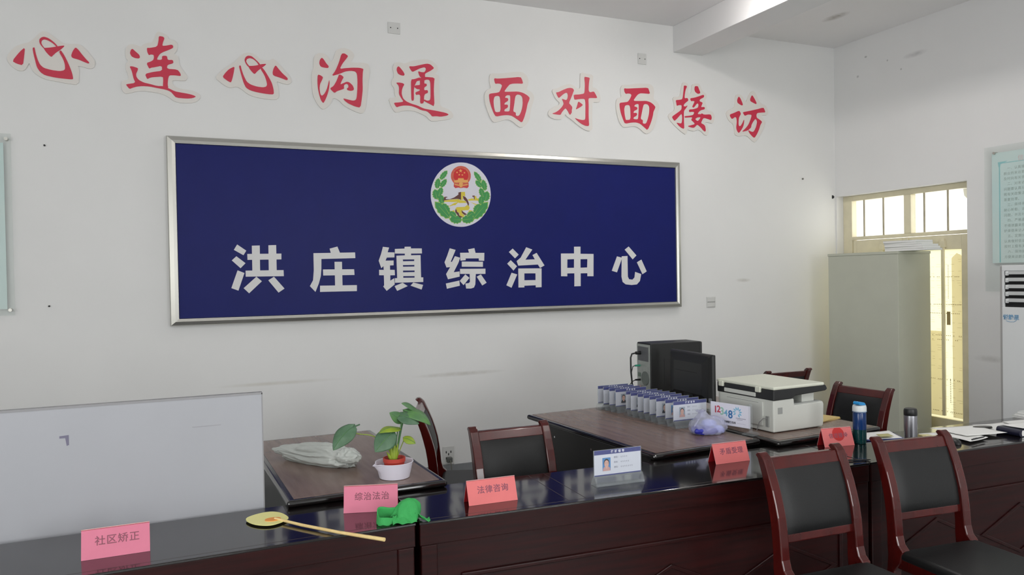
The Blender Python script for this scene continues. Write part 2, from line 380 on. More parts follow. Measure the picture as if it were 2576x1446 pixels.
LETTERS=[('心',[[[(-831,3186),(-861,3154),(-905,3089),(-881,3074),(-845,3066),(-837,3128)]],[[(-788,3186),(-777,3192),(-773,3161),(-762,3114),(-749,3081),(-727,3060),(-683,3050),(-637,3047),(-613,3053),(-603,3064),(-604,3097),(-614,3131),(-636,3174),(-627,3189),(-606,3156),(-584,3105),(-566,3053),(-560,3026),(-557,3000),(-577,2998),(-657,3001),(-721,3012),(-748,3031),(-766,3061),(-776,3108),(-784,3149)]],[[(-726,3192),(-689,3198),(-652,3208),(-631,3215),(-603,3221),(-610,3209),(-629,3189),(-653,3170),(-669,3152),(-681,3137),(-695,3147),(-713,3169)]],[[(-724,3189),(-742,3211),(-749,3229),(-747,3248),(-736,3261),(-720,3267),(-697,3261),(-674,3245),(-656,3228),(-643,3212),(-650,3204),(-656,3215),(-675,3232),(-698,3245),(-720,3250),(-734,3241),(-738,3225),(-731,3207),(-719,3191)]],[[(-539,3216),(-523,3202),(-502,3172),(-474,3137),(-459,3122),(-463,3113),(-489,3122),(-522,3135),(-560,3143),(-566,3157),(-556,3188)]]],[(-722,3306),(-697,3299),(-660,3271),(-628,3243),(-605,3235),(-572,3235),(-515,3242),(-482,3212),(-455,3177),(-426,3142),(-425,3110),(-435,3087),(-457,3079),(-490,3087),(-530,3095),(-521,3074),(-522,3030),(-526,2965),(-587,2968),(-657,2978),(-722,2986),(-758,3004),(-785,3028),(-801,3058),(-809,3089),(-821,3062),(-835,3037),(-858,3027),(-885,3035),(-915,3061),(-933,3088),(-934,3119),(-913,3155),(-886,3187),(-845,3209),(-808,3221),(-776,3254),(-748,3289)]),('连',[[[(-194,3242),(-174,3224),(-152,3204),(-147,3188),(-155,3178),(-180,3179),(-200,3188),(-210,3209),(-204,3232)]],[[(-214,3118),(-196,3120),(-161,3111),(-164,3095),(-175,3071),(-173,3049),(-158,3029),(-128,3014),(-88,3007),(-42,2997),(-7,3000),(29,2988),(70,2969),(107,2964),(154,2959),(185,2953),(209,2943),(185,2930),(148,2924),(77,2925),(59,2946),(44,2964),(14,2976),(-43,2983),(-93,2990),(-139,2989),(-174,2982),(-199,2972),(-217,2962),(-234,2983),(-239,2993),(-179,3007),(-191,3037),(-197,3069),(-202,3091)]],[[(-103,3257),(-83,3258),(-37,3272),(-28,3311),(-25,3347),(1,3346),(11,3336),(0,3306),(-5,3280),(25,3286),(56,3296),(66,3287),(64,3273),(35,3256),(-1,3238),(-22,3222),(-36,3198),(-41,3181),(-18,3181),(-8,3187),(-8,3207),(3,3213),(24,3213),(28,3185),(62,3189),(65,3166),(25,3151),(22,3123),(89,3124),(107,3102),(112,3080),(73,3082),(36,3079),(28,3056),(24,3010),(29,2988),(-7,2991),(-3,3042),(-5,3067),(-72,3056),(-90,3050),(-105,3039),(-119,3074),(-71,3092),(-9,3106),(-10,3142),(-60,3126),(-78,3122),(-91,3113),(-108,3151),(-80,3164),(-64,3176),(-59,3193),(-61,3213),(-79,3214),(-91,3207),(-101,3228)]]],[(-39,3375),(-14,3378),(35,3358),(31,3332),(62,3333),(88,3319),(95,3294),(89,3259),(68,3226),(94,3223),(99,3204),(100,3165),(115,3132),(141,3100),(156,3079),(148,3056),(129,3047),(56,3048),(53,3025),(71,3004),(107,2990),(175,2987),(212,2976),(238,2955),(235,2932),(211,2907),(168,2893),(105,2891),(64,2899),(33,2922),(8,2937),(-38,2950),(-89,2954),(-130,2957),(-175,2950),(-210,2936),(-245,2928),(-260,2943),(-269,2976),(-268,3009),(-248,3022),(-218,3030),(-227,3067),(-239,3099),(-238,3133),(-221,3154),(-237,3177),(-239,3221),(-226,3261),(-198,3275),(-158,3268),(-138,3259),(-130,3276),(-107,3290),(-67,3299),(-56,3328)]),('心',[[[(473,3182),(466,3138),(453,3083),(444,3062),(419,3075),(388,3098),(406,3127),(434,3159)]],[[(502,3188),(514,3194),(520,3162),(534,3119),(554,3077),(582,3059),(624,3048),(667,3046),(689,3053),(697,3069),(692,3098),(679,3137),(651,3182),(663,3193),(684,3167),(712,3120),(731,3082),(742,3037),(743,3000),(700,2999),(628,3006),(576,3017),(548,3034),(533,3065),(522,3103),(511,3147)]],[[(566,3194),(599,3197),(628,3204),(656,3215),(696,3222),(680,3204),(656,3185),(631,3163),(610,3137),(593,3152),(577,3172)]],[[(567,3187),(550,3209),(541,3236),(551,3259),(567,3269),(591,3268),(614,3250),(638,3228),(652,3211),(642,3204),(628,3227),(605,3247),(581,3253),(560,3245),(552,3227),(561,3208),(576,3192)]],[[(760,3218),(781,3191),(810,3159),(843,3131),(846,3119),(836,3113),(795,3127),(741,3140),(737,3162),(745,3193)]]],[(559,3290),(592,3293),(629,3275),(653,3250),(681,3248),(725,3252),(739,3266),(768,3251),(792,3223),(825,3181),(857,3148),(873,3114),(868,3094),(843,3082),(804,3088),(760,3100),(774,3066),(778,3026),(777,2966),(714,2961),(652,2966),(595,2974),(552,2993),(520,3020),(483,3039),(446,3024),(413,3031),(372,3059),(339,3088),(360,3119),(393,3156),(444,3193),(482,3224),(501,3250),(530,3280)]),('沟',[[[(1099,3307),(1114,3294),(1131,3267),(1151,3246),(1146,3232),(1120,3232),(1090,3237),(1079,3260),(1084,3288)]],[[(1066,3175),(1084,3173),(1106,3160),(1098,3138),(1082,3106),(1077,3070),(1083,3029),(1093,3017),(1111,3031),(1130,3064),(1144,3111),(1152,3145),(1154,3117),(1148,3070),(1134,3023),(1118,2986),(1104,2962),(1087,2983),(1076,3018),(1066,3069),(1063,3120)]],[[(1249,3351),(1272,3356),(1301,3338),(1282,3312),(1255,3276),(1233,3233),(1275,3243),(1333,3252),(1386,3256),(1417,3250),(1411,3228),(1407,3160),(1408,3092),(1399,3017),(1387,2949),(1348,2954),(1296,2973),(1265,2994),(1255,3011),(1291,3004),(1333,2998),(1352,3006),(1360,3025),(1366,3083),(1369,3156),(1366,3208),(1353,3225),(1317,3227),(1275,3218),(1233,3196),(1170,3173),(1202,3220),(1229,3284)]],[[(1227,3191),(1245,3187),(1263,3173),(1250,3151),(1234,3114),(1257,3126),(1284,3140),(1304,3138),(1330,3116),(1340,3091),(1335,3078),(1313,3072),(1287,3077),(1285,3089),(1298,3098),(1296,3119),(1281,3125),(1265,3114),(1262,3100),(1264,3085),(1241,3075),(1209,3062),(1191,3047),(1173,3060),(1156,3079),(1184,3099),(1206,3137),(1219,3169)]]],[(1237,3392),(1284,3398),(1326,3383),(1351,3349),(1335,3316),(1316,3296),(1334,3291),(1414,3300),(1456,3293),(1463,3270),(1468,3229),(1456,3186),(1449,3101),(1434,3005),(1422,2925),(1400,2905),(1369,2909),(1311,2931),(1260,2956),(1224,2994),(1178,3012),(1167,2975),(1141,2939),(1104,2914),(1079,2927),(1045,2976),(1026,3025),(1020,3107),(1021,3188),(1037,3221),(1036,3266),(1041,3308),(1067,3339),(1113,3343),(1148,3318),(1165,3279),(1184,3296),(1198,3344),(1211,3376)]),('通',[[[(1697,3298),(1714,3282),(1734,3259),(1746,3236),(1738,3226),(1713,3228),(1691,3238),(1681,3264),(1684,3286)]],[[(1674,3166),(1699,3169),(1727,3167),(1742,3158),(1729,3137),(1720,3112),(1718,3078),(1729,3045),(1754,3025),(1794,3010),(1845,2999),(1896,2979),(1937,2974),(2010,2967),(2083,2957),(2109,2946),(2093,2935),(2040,2923),(1998,2925),(1967,2920),(1952,2938),(1926,2959),(1875,2965),(1835,2982),(1789,2993),(1738,2992),(1703,2984),(1675,2972),(1661,2991),(1654,3007),(1694,3012),(1734,3021),(1710,3053),(1695,3081),(1698,3125),(1694,3146)]],[[(1781,3305),(1821,3307),(1872,3323),(1931,3340),(1960,3336),(1985,3316),(1989,3307),(1959,3284),(1922,3264),(1912,3253),(1914,3229),(1875,3225),(1863,3246),(1856,3273),(1881,3267),(1909,3268),(1923,3291),(1920,3304),(1908,3309),(1871,3296),(1840,3278),(1810,3262),(1795,3279)]],[[(1797,3202),(1824,3206),(1870,3225),(1876,3213),(1872,3200),(1844,3193),(1830,3165),(1823,3150),(1817,3110),(1818,3037),(1797,3033),(1796,3108)]],[[(1828,3157),(1866,3163),(1871,3168),(1871,3213),(1880,3226),(1909,3228),(1905,3176),(1923,3180),(1928,3163),(1904,3147),(1904,3124),(1932,3129),(1937,3107),(1903,3092),(1899,3021),(1868,3015),(1872,3085),(1852,3088),(1839,3080),(1828,3101),(1868,3119),(1868,3131),(1845,3129),(1823,3145)]],[[(1880,3227),(1911,3232),(1994,3233),(1988,3193),(1984,3123),(1988,3002),(1953,3017),(1902,3038),(1902,3052),(1928,3042),(1951,3049),(1957,3072),(1958,3141),(1957,3195),(1947,3212),(1926,3212),(1905,3203),(1880,3201)]]],[(1681,3328),(1721,3329),(1746,3322),(1802,3349),(1863,3365),(1920,3374),(1961,3372),(2002,3351),(2023,3321),(2019,3286),(1996,3264),(2032,3257),(2028,3212),(2030,3138),(2033,3068),(2035,3009),(2106,2989),(2137,2966),(2150,2942),(2141,2919),(2093,2903),(2041,2893),(1967,2881),(1947,2889),(1921,2917),(1875,2936),(1825,2954),(1769,2955),(1718,2947),(1673,2930),(1653,2942),(1629,2984),(1610,3041),(1670,3048),(1663,3079),(1659,3122),(1637,3149),(1638,3183),(1658,3205),(1657,3243),(1650,3281),(1661,3314)]),('面',[[[(2511,3274),(2544,3273),(2640,3287),(2754,3306),(2768,3285),(2778,3250),(2735,3249),(2684,3244),(2653,3234),(2633,3212),(2615,3190),(2601,3168),(2660,3174),(2728,3181),(2774,3174),(2814,3156),(2837,3137),(2830,3113),(2816,3086),(2803,3028),(2782,2964),(2761,2921),(2730,2939),(2673,2972),(2634,2977),(2583,2971),(2524,2956),(2505,2981),(2484,3031),(2468,3086),(2464,3136),(2480,3145),(2536,3155),(2559,3164),(2573,3191),(2585,3220),(2571,3232),(2546,3233),(2521,3228)],[(2513,3122),(2541,3131),(2561,3126),(2566,3093),(2567,3001),(2533,2993),(2516,2997),(2506,3037),(2503,3088)],[(2608,3119),(2614,3133),(2631,3143),(2657,3144),(2657,3095),(2651,3017),(2640,3007),(2598,3005),(2604,3024),(2629,3036),(2635,3052),(2630,3064),(2599,3061),(2607,3078),(2633,3093),(2639,3109),(2631,3119)],[(2705,3142),(2722,3156),(2751,3154),(2770,3135),(2772,3077),(2760,3025),(2742,2987),(2725,2974),(2705,2977),(2705,3003),(2680,3009),(2692,3072),(2699,3119)]]],[(2488,3315),(2540,3315),(2613,3326),(2699,3344),(2767,3351),(2807,3331),(2827,3301),(2829,3255),(2814,3217),(2811,3206),(2856,3189),(2882,3154),(2875,3112),(2857,3069),(2841,3005),(2832,2952),(2799,2903),(2755,2877),(2719,2893),(2668,2931),(2623,2941),(2572,2925),(2510,2905),(2483,2924),(2456,2978),(2430,3053),(2423,3103),(2426,3144),(2449,3174),(2485,3190),(2472,3230),(2471,3286)]),('对',[[[(3088,3202),(3111,3206),(3152,3227),(3198,3247),(3229,3253),(3254,3249),(3265,3234),(3254,3211),(3238,3173),(3211,3119),(3231,3103),(3246,3086),(3238,3056),(3240,3042),(3224,3018),(3214,3027),(3199,3053),(3179,3074),(3159,3055),(3140,3033),(3130,3012),(3097,3012),(3044,3017),(3082,3031),(3113,3051),(3144,3081),(3162,3109),(3155,3131),(3143,3152),(3170,3146),(3186,3143),(3199,3157),(3204,3184),(3200,3204),(3187,3208),(3161,3194),(3135,3172),(3115,3155),(3100,3176)]],[[(3261,3196),(3315,3202),(3362,3213),(3371,3229),(3375,3302),(3369,3361),(3396,3360),(3424,3356),(3417,3329),(3411,3283),(3410,3241),(3423,3229),(3463,3241),(3481,3215),(3494,3193),(3492,3184),(3425,3181),(3406,3173),(3408,3113),(3406,3045),(3406,2994),(3410,2933),(3373,2933),(3332,2948),(3296,2971),(3265,2996),(3306,2985),(3343,2981),(3366,2985),(3374,2997),(3376,3065),(3377,3134),(3372,3168),(3325,3164),(3268,3152),(3263,3175)]],[[(3305,3141),(3327,3130),(3351,3114),(3334,3099),(3308,3083),(3279,3068),(3293,3100)]]],[(3336,3400),(3388,3391),(3462,3386),(3456,3338),(3449,3275),(3481,3273),(3507,3255),(3527,3215),(3532,3169),(3516,3148),(3444,3146),(3448,3094),(3442,3025),(3443,2956),(3445,2915),(3426,2891),(3390,2891),(3338,2911),(3292,2940),(3236,2979),(3190,3003),(3175,3025),(3164,2997),(3144,2977),(3103,2970),(3052,2976),(3020,2992),(3008,3013),(3016,3041),(3049,3065),(3080,3085),(3115,3097),(3123,3120),(3096,3136),(3066,3179),(3047,3224),(3108,3240),(3154,3267),(3216,3288),(3262,3280),(3292,3255),(3326,3254),(3329,3299),(3328,3354)]),('面',[[[(3775,3294),(3802,3293),(3913,3306),(4028,3320),(4039,3297),(4051,3265),(3991,3265),(3946,3263),(3918,3249),(3895,3224),(3868,3188),(3939,3192),(4006,3199),(4051,3191),(4085,3172),(4107,3150),(4098,3130),(4084,3106),(4077,3067),(4053,2999),(4018,2934),(3991,2952),(3941,2987),(3902,2996),(3852,2993),(3780,2977),(3764,3004),(3738,3067),(3726,3122),(3725,3160),(3773,3168),(3811,3175),(3834,3201),(3854,3240),(3840,3250),(3818,3251),(3791,3245),(3777,3266)],[(3781,3138),(3805,3147),(3830,3146),(3838,3117),(3839,3018),(3797,3011),(3787,3012),(3776,3056),(3772,3107)],[(3877,3140),(3888,3155),(3911,3164),(3928,3163),(3926,3104),(3919,3033),(3908,3024),(3867,3025),(3872,3041),(3900,3055),(3908,3072),(3901,3083),(3868,3079),(3876,3098),(3907,3112),(3913,3127),(3905,3135)],[(3978,3160),(3995,3170),(4025,3168),(4042,3145),(4038,3088),(4023,3035),(4005,2996),(3986,2989),(3966,2993),(3969,3022),(3944,3030),(3957,3082),(3969,3131)]]],[(3767,3327),(3833,3330),(3916,3350),(3994,3353),(4045,3357),(4079,3344),(4098,3307),(4094,3259),(4088,3221),(4122,3209),(4147,3177),(4152,3140),(4134,3110),(4124,3047),(4101,2983),(4066,2929),(4009,2897),(3975,2914),(3925,2949),(3881,2963),(3837,2957),(3782,2944),(3749,2952),(3717,2997),(3697,3061),(3687,3120),(3691,3181),(3710,3203),(3748,3211),(3738,3250),(3739,3301)]),('接',[[[(4427,3373),(4455,3372),(4460,3364),(4443,3333),(4434,3291),(4431,3254),(4465,3261),(4475,3237),(4447,3218),(4424,3198),(4418,3180),(4441,3179),(4466,3192),(4446,3163),(4423,3139),(4420,3097),(4421,3028),(4423,2970),(4393,2976),(4360,2997),(4335,3023),(4371,3018),(4391,3019),(4399,3036),(4403,3082),(4395,3109),(4372,3089),(4344,3060),(4316,3037),(4300,3052),(4287,3074),(4334,3105),(4373,3130),(4396,3150),(4399,3183),(4391,3189),(4369,3187),(4343,3178),(4338,3206),(4332,3230),(4375,3236),(4403,3243),(4412,3262),(4418,3303),(4424,3345)]],[[(4551,3378),(4585,3379),(4593,3359),(4612,3321),(4601,3311),(4584,3308),(4556,3321),(4545,3346)]],[[(4493,3259),(4544,3269),(4601,3288),(4641,3303),(4655,3299),(4652,3280),(4606,3258),(4600,3239),(4638,3230),(4628,3209),(4616,3185),(4659,3191),(4661,3169),(4615,3157),(4592,3141),(4575,3117),(4620,3120),(4625,3129),(4649,3117),(4727,3126),(4738,3105),(4740,3091),(4732,3071),(4700,3079),(4654,3087),(4637,3079),(4613,3036),(4642,3026),(4661,3013),(4669,2974),(4663,2958),(4641,2968),(4613,2994),(4579,3017),(4562,3014),(4544,2994),(4527,2986),(4494,2989),(4460,2999),(4505,3010),(4545,3022),(4534,3038),(4503,3057),(4518,3085),(4473,3080),(4431,3075),(4428,3088),(4484,3096),(4529,3107),(4541,3133),(4519,3136),(4482,3129),(4480,3154),(4530,3160),(4582,3177),(4591,3206),(4582,3219),(4565,3211),(4542,3182),(4528,3174),(4517,3184),(4537,3216),(4546,3235),(4526,3238),(4506,3232)],[(4546,3069),(4574,3087),(4614,3092),(4597,3067),(4574,3051)]]],[(4413,3402),(4447,3403),(4480,3390),(4477,3350),(4473,3308),(4490,3301),(4510,3311),(4513,3358),(4520,3391),(4559,3403),(4605,3405),(4621,3371),(4644,3336),(4683,3316),(4691,3284),(4668,3254),(4676,3227),(4687,3195),(4689,3162),(4744,3159),(4772,3131),(4778,3094),(4756,3041),(4707,3047),(4659,3051),(4684,3032),(4698,3000),(4706,2963),(4694,2927),(4659,2925),(4620,2958),(4580,2976),(4535,2955),(4495,2960),(4456,2969),(4447,2915),(4400,2936),(4345,2974),(4290,3016),(4253,3059),(4245,3086),(4276,3111),(4320,3136),(4313,3200),(4297,3258),(4378,3264),(4390,3311),(4399,3358)]),('访',[[[(5065,3322),(5085,3304),(5103,3272),(5115,3244),(5102,3236),(5067,3250),(5049,3261),(5046,3287)]],[[(5228,3349),(5255,3317),(5282,3276),(5279,3262),(5248,3271),(5206,3287),(5205,3308)]],[[(4955,3140),(5005,3158),(5069,3186),(5089,3157),(5077,3137),(5064,3117),(5058,3078),(5058,3045),(5069,3034),(5087,3042),(5106,3067),(5127,3107),(5124,3064),(5111,3029),(5086,2995),(5059,2967),(5038,2992),(5030,3020),(5040,3077),(5034,3115),(5017,3121),(4981,3097),(4960,3119)]],[[(5113,3173),(5174,3186),(5278,3211),(5367,3236),(5379,3215),(5391,3190),(5345,3186),(5290,3178),(5277,3160),(5280,3131),(5307,3119),(5337,3104),(5347,3092),(5324,3062),(5312,3027),(5286,2978),(5252,2932),(5225,2945),(5189,2977),(5174,3005),(5207,2992),(5234,2989),(5253,3005),(5275,3044),(5288,3093),(5276,3114),(5261,3116),(5233,3085),(5214,3055),(5211,3031),(5171,3000),(5095,2981),(5147,3022),(5184,3063),(5212,3122),(5222,3156),(5173,3155),(5137,3139),(5122,3157)]]],[(5047,3342),(5095,3341),(5118,3317),(5151,3271),(5172,3307),(5191,3351),(5235,3390),(5265,3381),(5289,3349),(5304,3312),(5343,3271),(5398,3261),(5423,3224),(5434,3166),(5329,3157),(5371,3124),(5396,3091),(5376,3056),(5357,3011),(5319,2961),(5266,2890),(5233,2898),(5184,2934),(5148,2953),(5088,2943),(5040,2938),(5011,2957),(5011,3000),(4994,3056),(4953,3072),(4918,3122),(4913,3159),(4949,3186),(5015,3214),(5022,3262),(5023,3319)])]
SIGNCH=[('洪',[[[(460,1889),(522,1844),(502,1811),(437,1850)]],[[(453,1804),(515,1753),(480,1717),(421,1774)]],[[(459,1702),(506,1682),(462,1555),(414,1574)]],[[(561,1880),(616,1882),(615,1697),(561,1698)]],[[(677,1883),(732,1885),(732,1696),(676,1697)]],[[(528,1820),(768,1822),(767,1779),(529,1777)]],[[(514,1699),(781,1700),(782,1655),(514,1655)]],[[(588,1654),(626,1620),(535,1534),(498,1572)]],[[(712,1652),(785,1563),(742,1534),(671,1626)]]]),('庄',[[[(1122,1858),(1181,1874),(1199,1827),(1131,1824)]],[[(1001,1824),(1315,1829),(1316,1785),(1059,1780),(1057,1701),(1052,1651),(1036,1595),(1010,1533),(970,1577),(994,1621),(1001,1696)]],[[(1157,1758),(1213,1758),(1214,1577),(1158,1577)]],[[(1069,1701),(1305,1700),(1307,1656),(1070,1655)]],[[(1045,1579),(1324,1578),(1323,1532),(1044,1532)]]]),('镇',[[[(1534,1872),(1583,1866),(1570,1829),(1625,1828),(1624,1789),(1563,1788),(1552,1764),(1617,1765),(1616,1727),(1587,1726),(1587,1692),(1624,1691),(1625,1649),(1588,1649),(1587,1607),(1619,1626),(1622,1577),(1557,1528),(1530,1563),(1538,1572),(1537,1650),(1500,1651),(1500,1693),(1537,1692),(1535,1722),(1518,1706),(1498,1764),(1517,1813)]],[[(1629,1855),(1708,1858),(1708,1872),(1758,1873),(1759,1859),(1848,1859),(1849,1819),(1759,1818),(1759,1805),(1837,1806),(1838,1629),(1856,1629),(1855,1592),(1624,1590),(1625,1626),(1643,1626),(1640,1802),(1709,1805),(1709,1818),(1628,1819)],[(1691,1772),(1785,1772),(1784,1759),(1693,1758)],[(1691,1728),(1785,1728),(1785,1716),(1692,1715)],[(1691,1685),(1786,1684),(1786,1672),(1691,1671)],[(1692,1641),(1785,1640),(1785,1628),(1692,1628)]],[[(1686,1589),(1727,1562),(1641,1526),(1621,1564)]],[[(1774,1589),(1853,1569),(1840,1532),(1750,1565)]]]),('综',[[[(2083,1860),(2133,1847),(2089,1750),(2101,1751),(2127,1796),(2171,1783),(2155,1742),(2113,1666),(2163,1672),(2164,1630),(2064,1610),(2048,1652),(2084,1708),(2053,1705),(2037,1747),(2060,1799)]],[[(2045,1576),(2160,1598),(2164,1556),(2053,1534)]],[[(2241,1851),(2296,1861),(2305,1822),(2383,1822),(2380,1756),(2334,1758),(2333,1777),(2218,1777),(2218,1763),(2173,1759),(2171,1823),(2249,1824)]],[[(2184,1752),(2369,1749),(2368,1707),(2184,1710)]],[[(2168,1693),(2390,1692),(2389,1649),(2304,1649),(2298,1564),(2286,1539),(2260,1531),(2218,1532),(2212,1573),(2242,1576),(2252,1586),(2251,1650),(2168,1652)]],[[(2213,1647),(2248,1618),(2196,1560),(2164,1595)]],[[(2349,1645),(2398,1576),(2359,1554),(2312,1627)]]]),('治',[[[(2639,1857),(2693,1806),(2659,1775),(2604,1828)]],[[(2619,1760),(2675,1709),(2643,1673),(2587,1731)]],[[(2625,1655),(2676,1640),(2622,1530),(2576,1551)]],[[(2764,1868),(2820,1848),(2754,1763),(2843,1766),(2821,1802),(2860,1820),(2932,1713),(2890,1692),(2871,1721),(2688,1714),(2673,1752),(2711,1781)]],[[(2687,1690),(2904,1689),(2901,1529),(2847,1528),(2847,1546),(2740,1544),(2740,1530),(2686,1530)],[(2742,1648),(2847,1647),(2846,1590),(2741,1590)]]]),('中',[[[(3092,1814),(3220,1814),(3221,1872),(3284,1873),(3283,1811),(3413,1809),(3409,1614),(3348,1615),(3349,1641),(3282,1641),(3280,1530),(3218,1529),(3220,1642),(3150,1642),(3150,1617),(3090,1619)],[(3153,1763),(3219,1765),(3217,1690),(3151,1690)],[(3282,1764),(3351,1764),(3347,1691),(3281,1690)]]]),('心',[[[(3775,1874),(3855,1794),(3815,1759),(3733,1846)]],[[(3652,1787),(3705,1774),(3649,1645),(3596,1659)]],[[(3701,1787),(3761,1790),(3761,1605),(3774,1581),(3810,1577),(3831,1596),(3839,1646),(3903,1626),(3888,1564),(3855,1533),(3800,1529),(3737,1536),(3706,1559),(3695,1606)]],[[(3907,1756),(3961,1649),(3916,1624),(3859,1732)]]])]
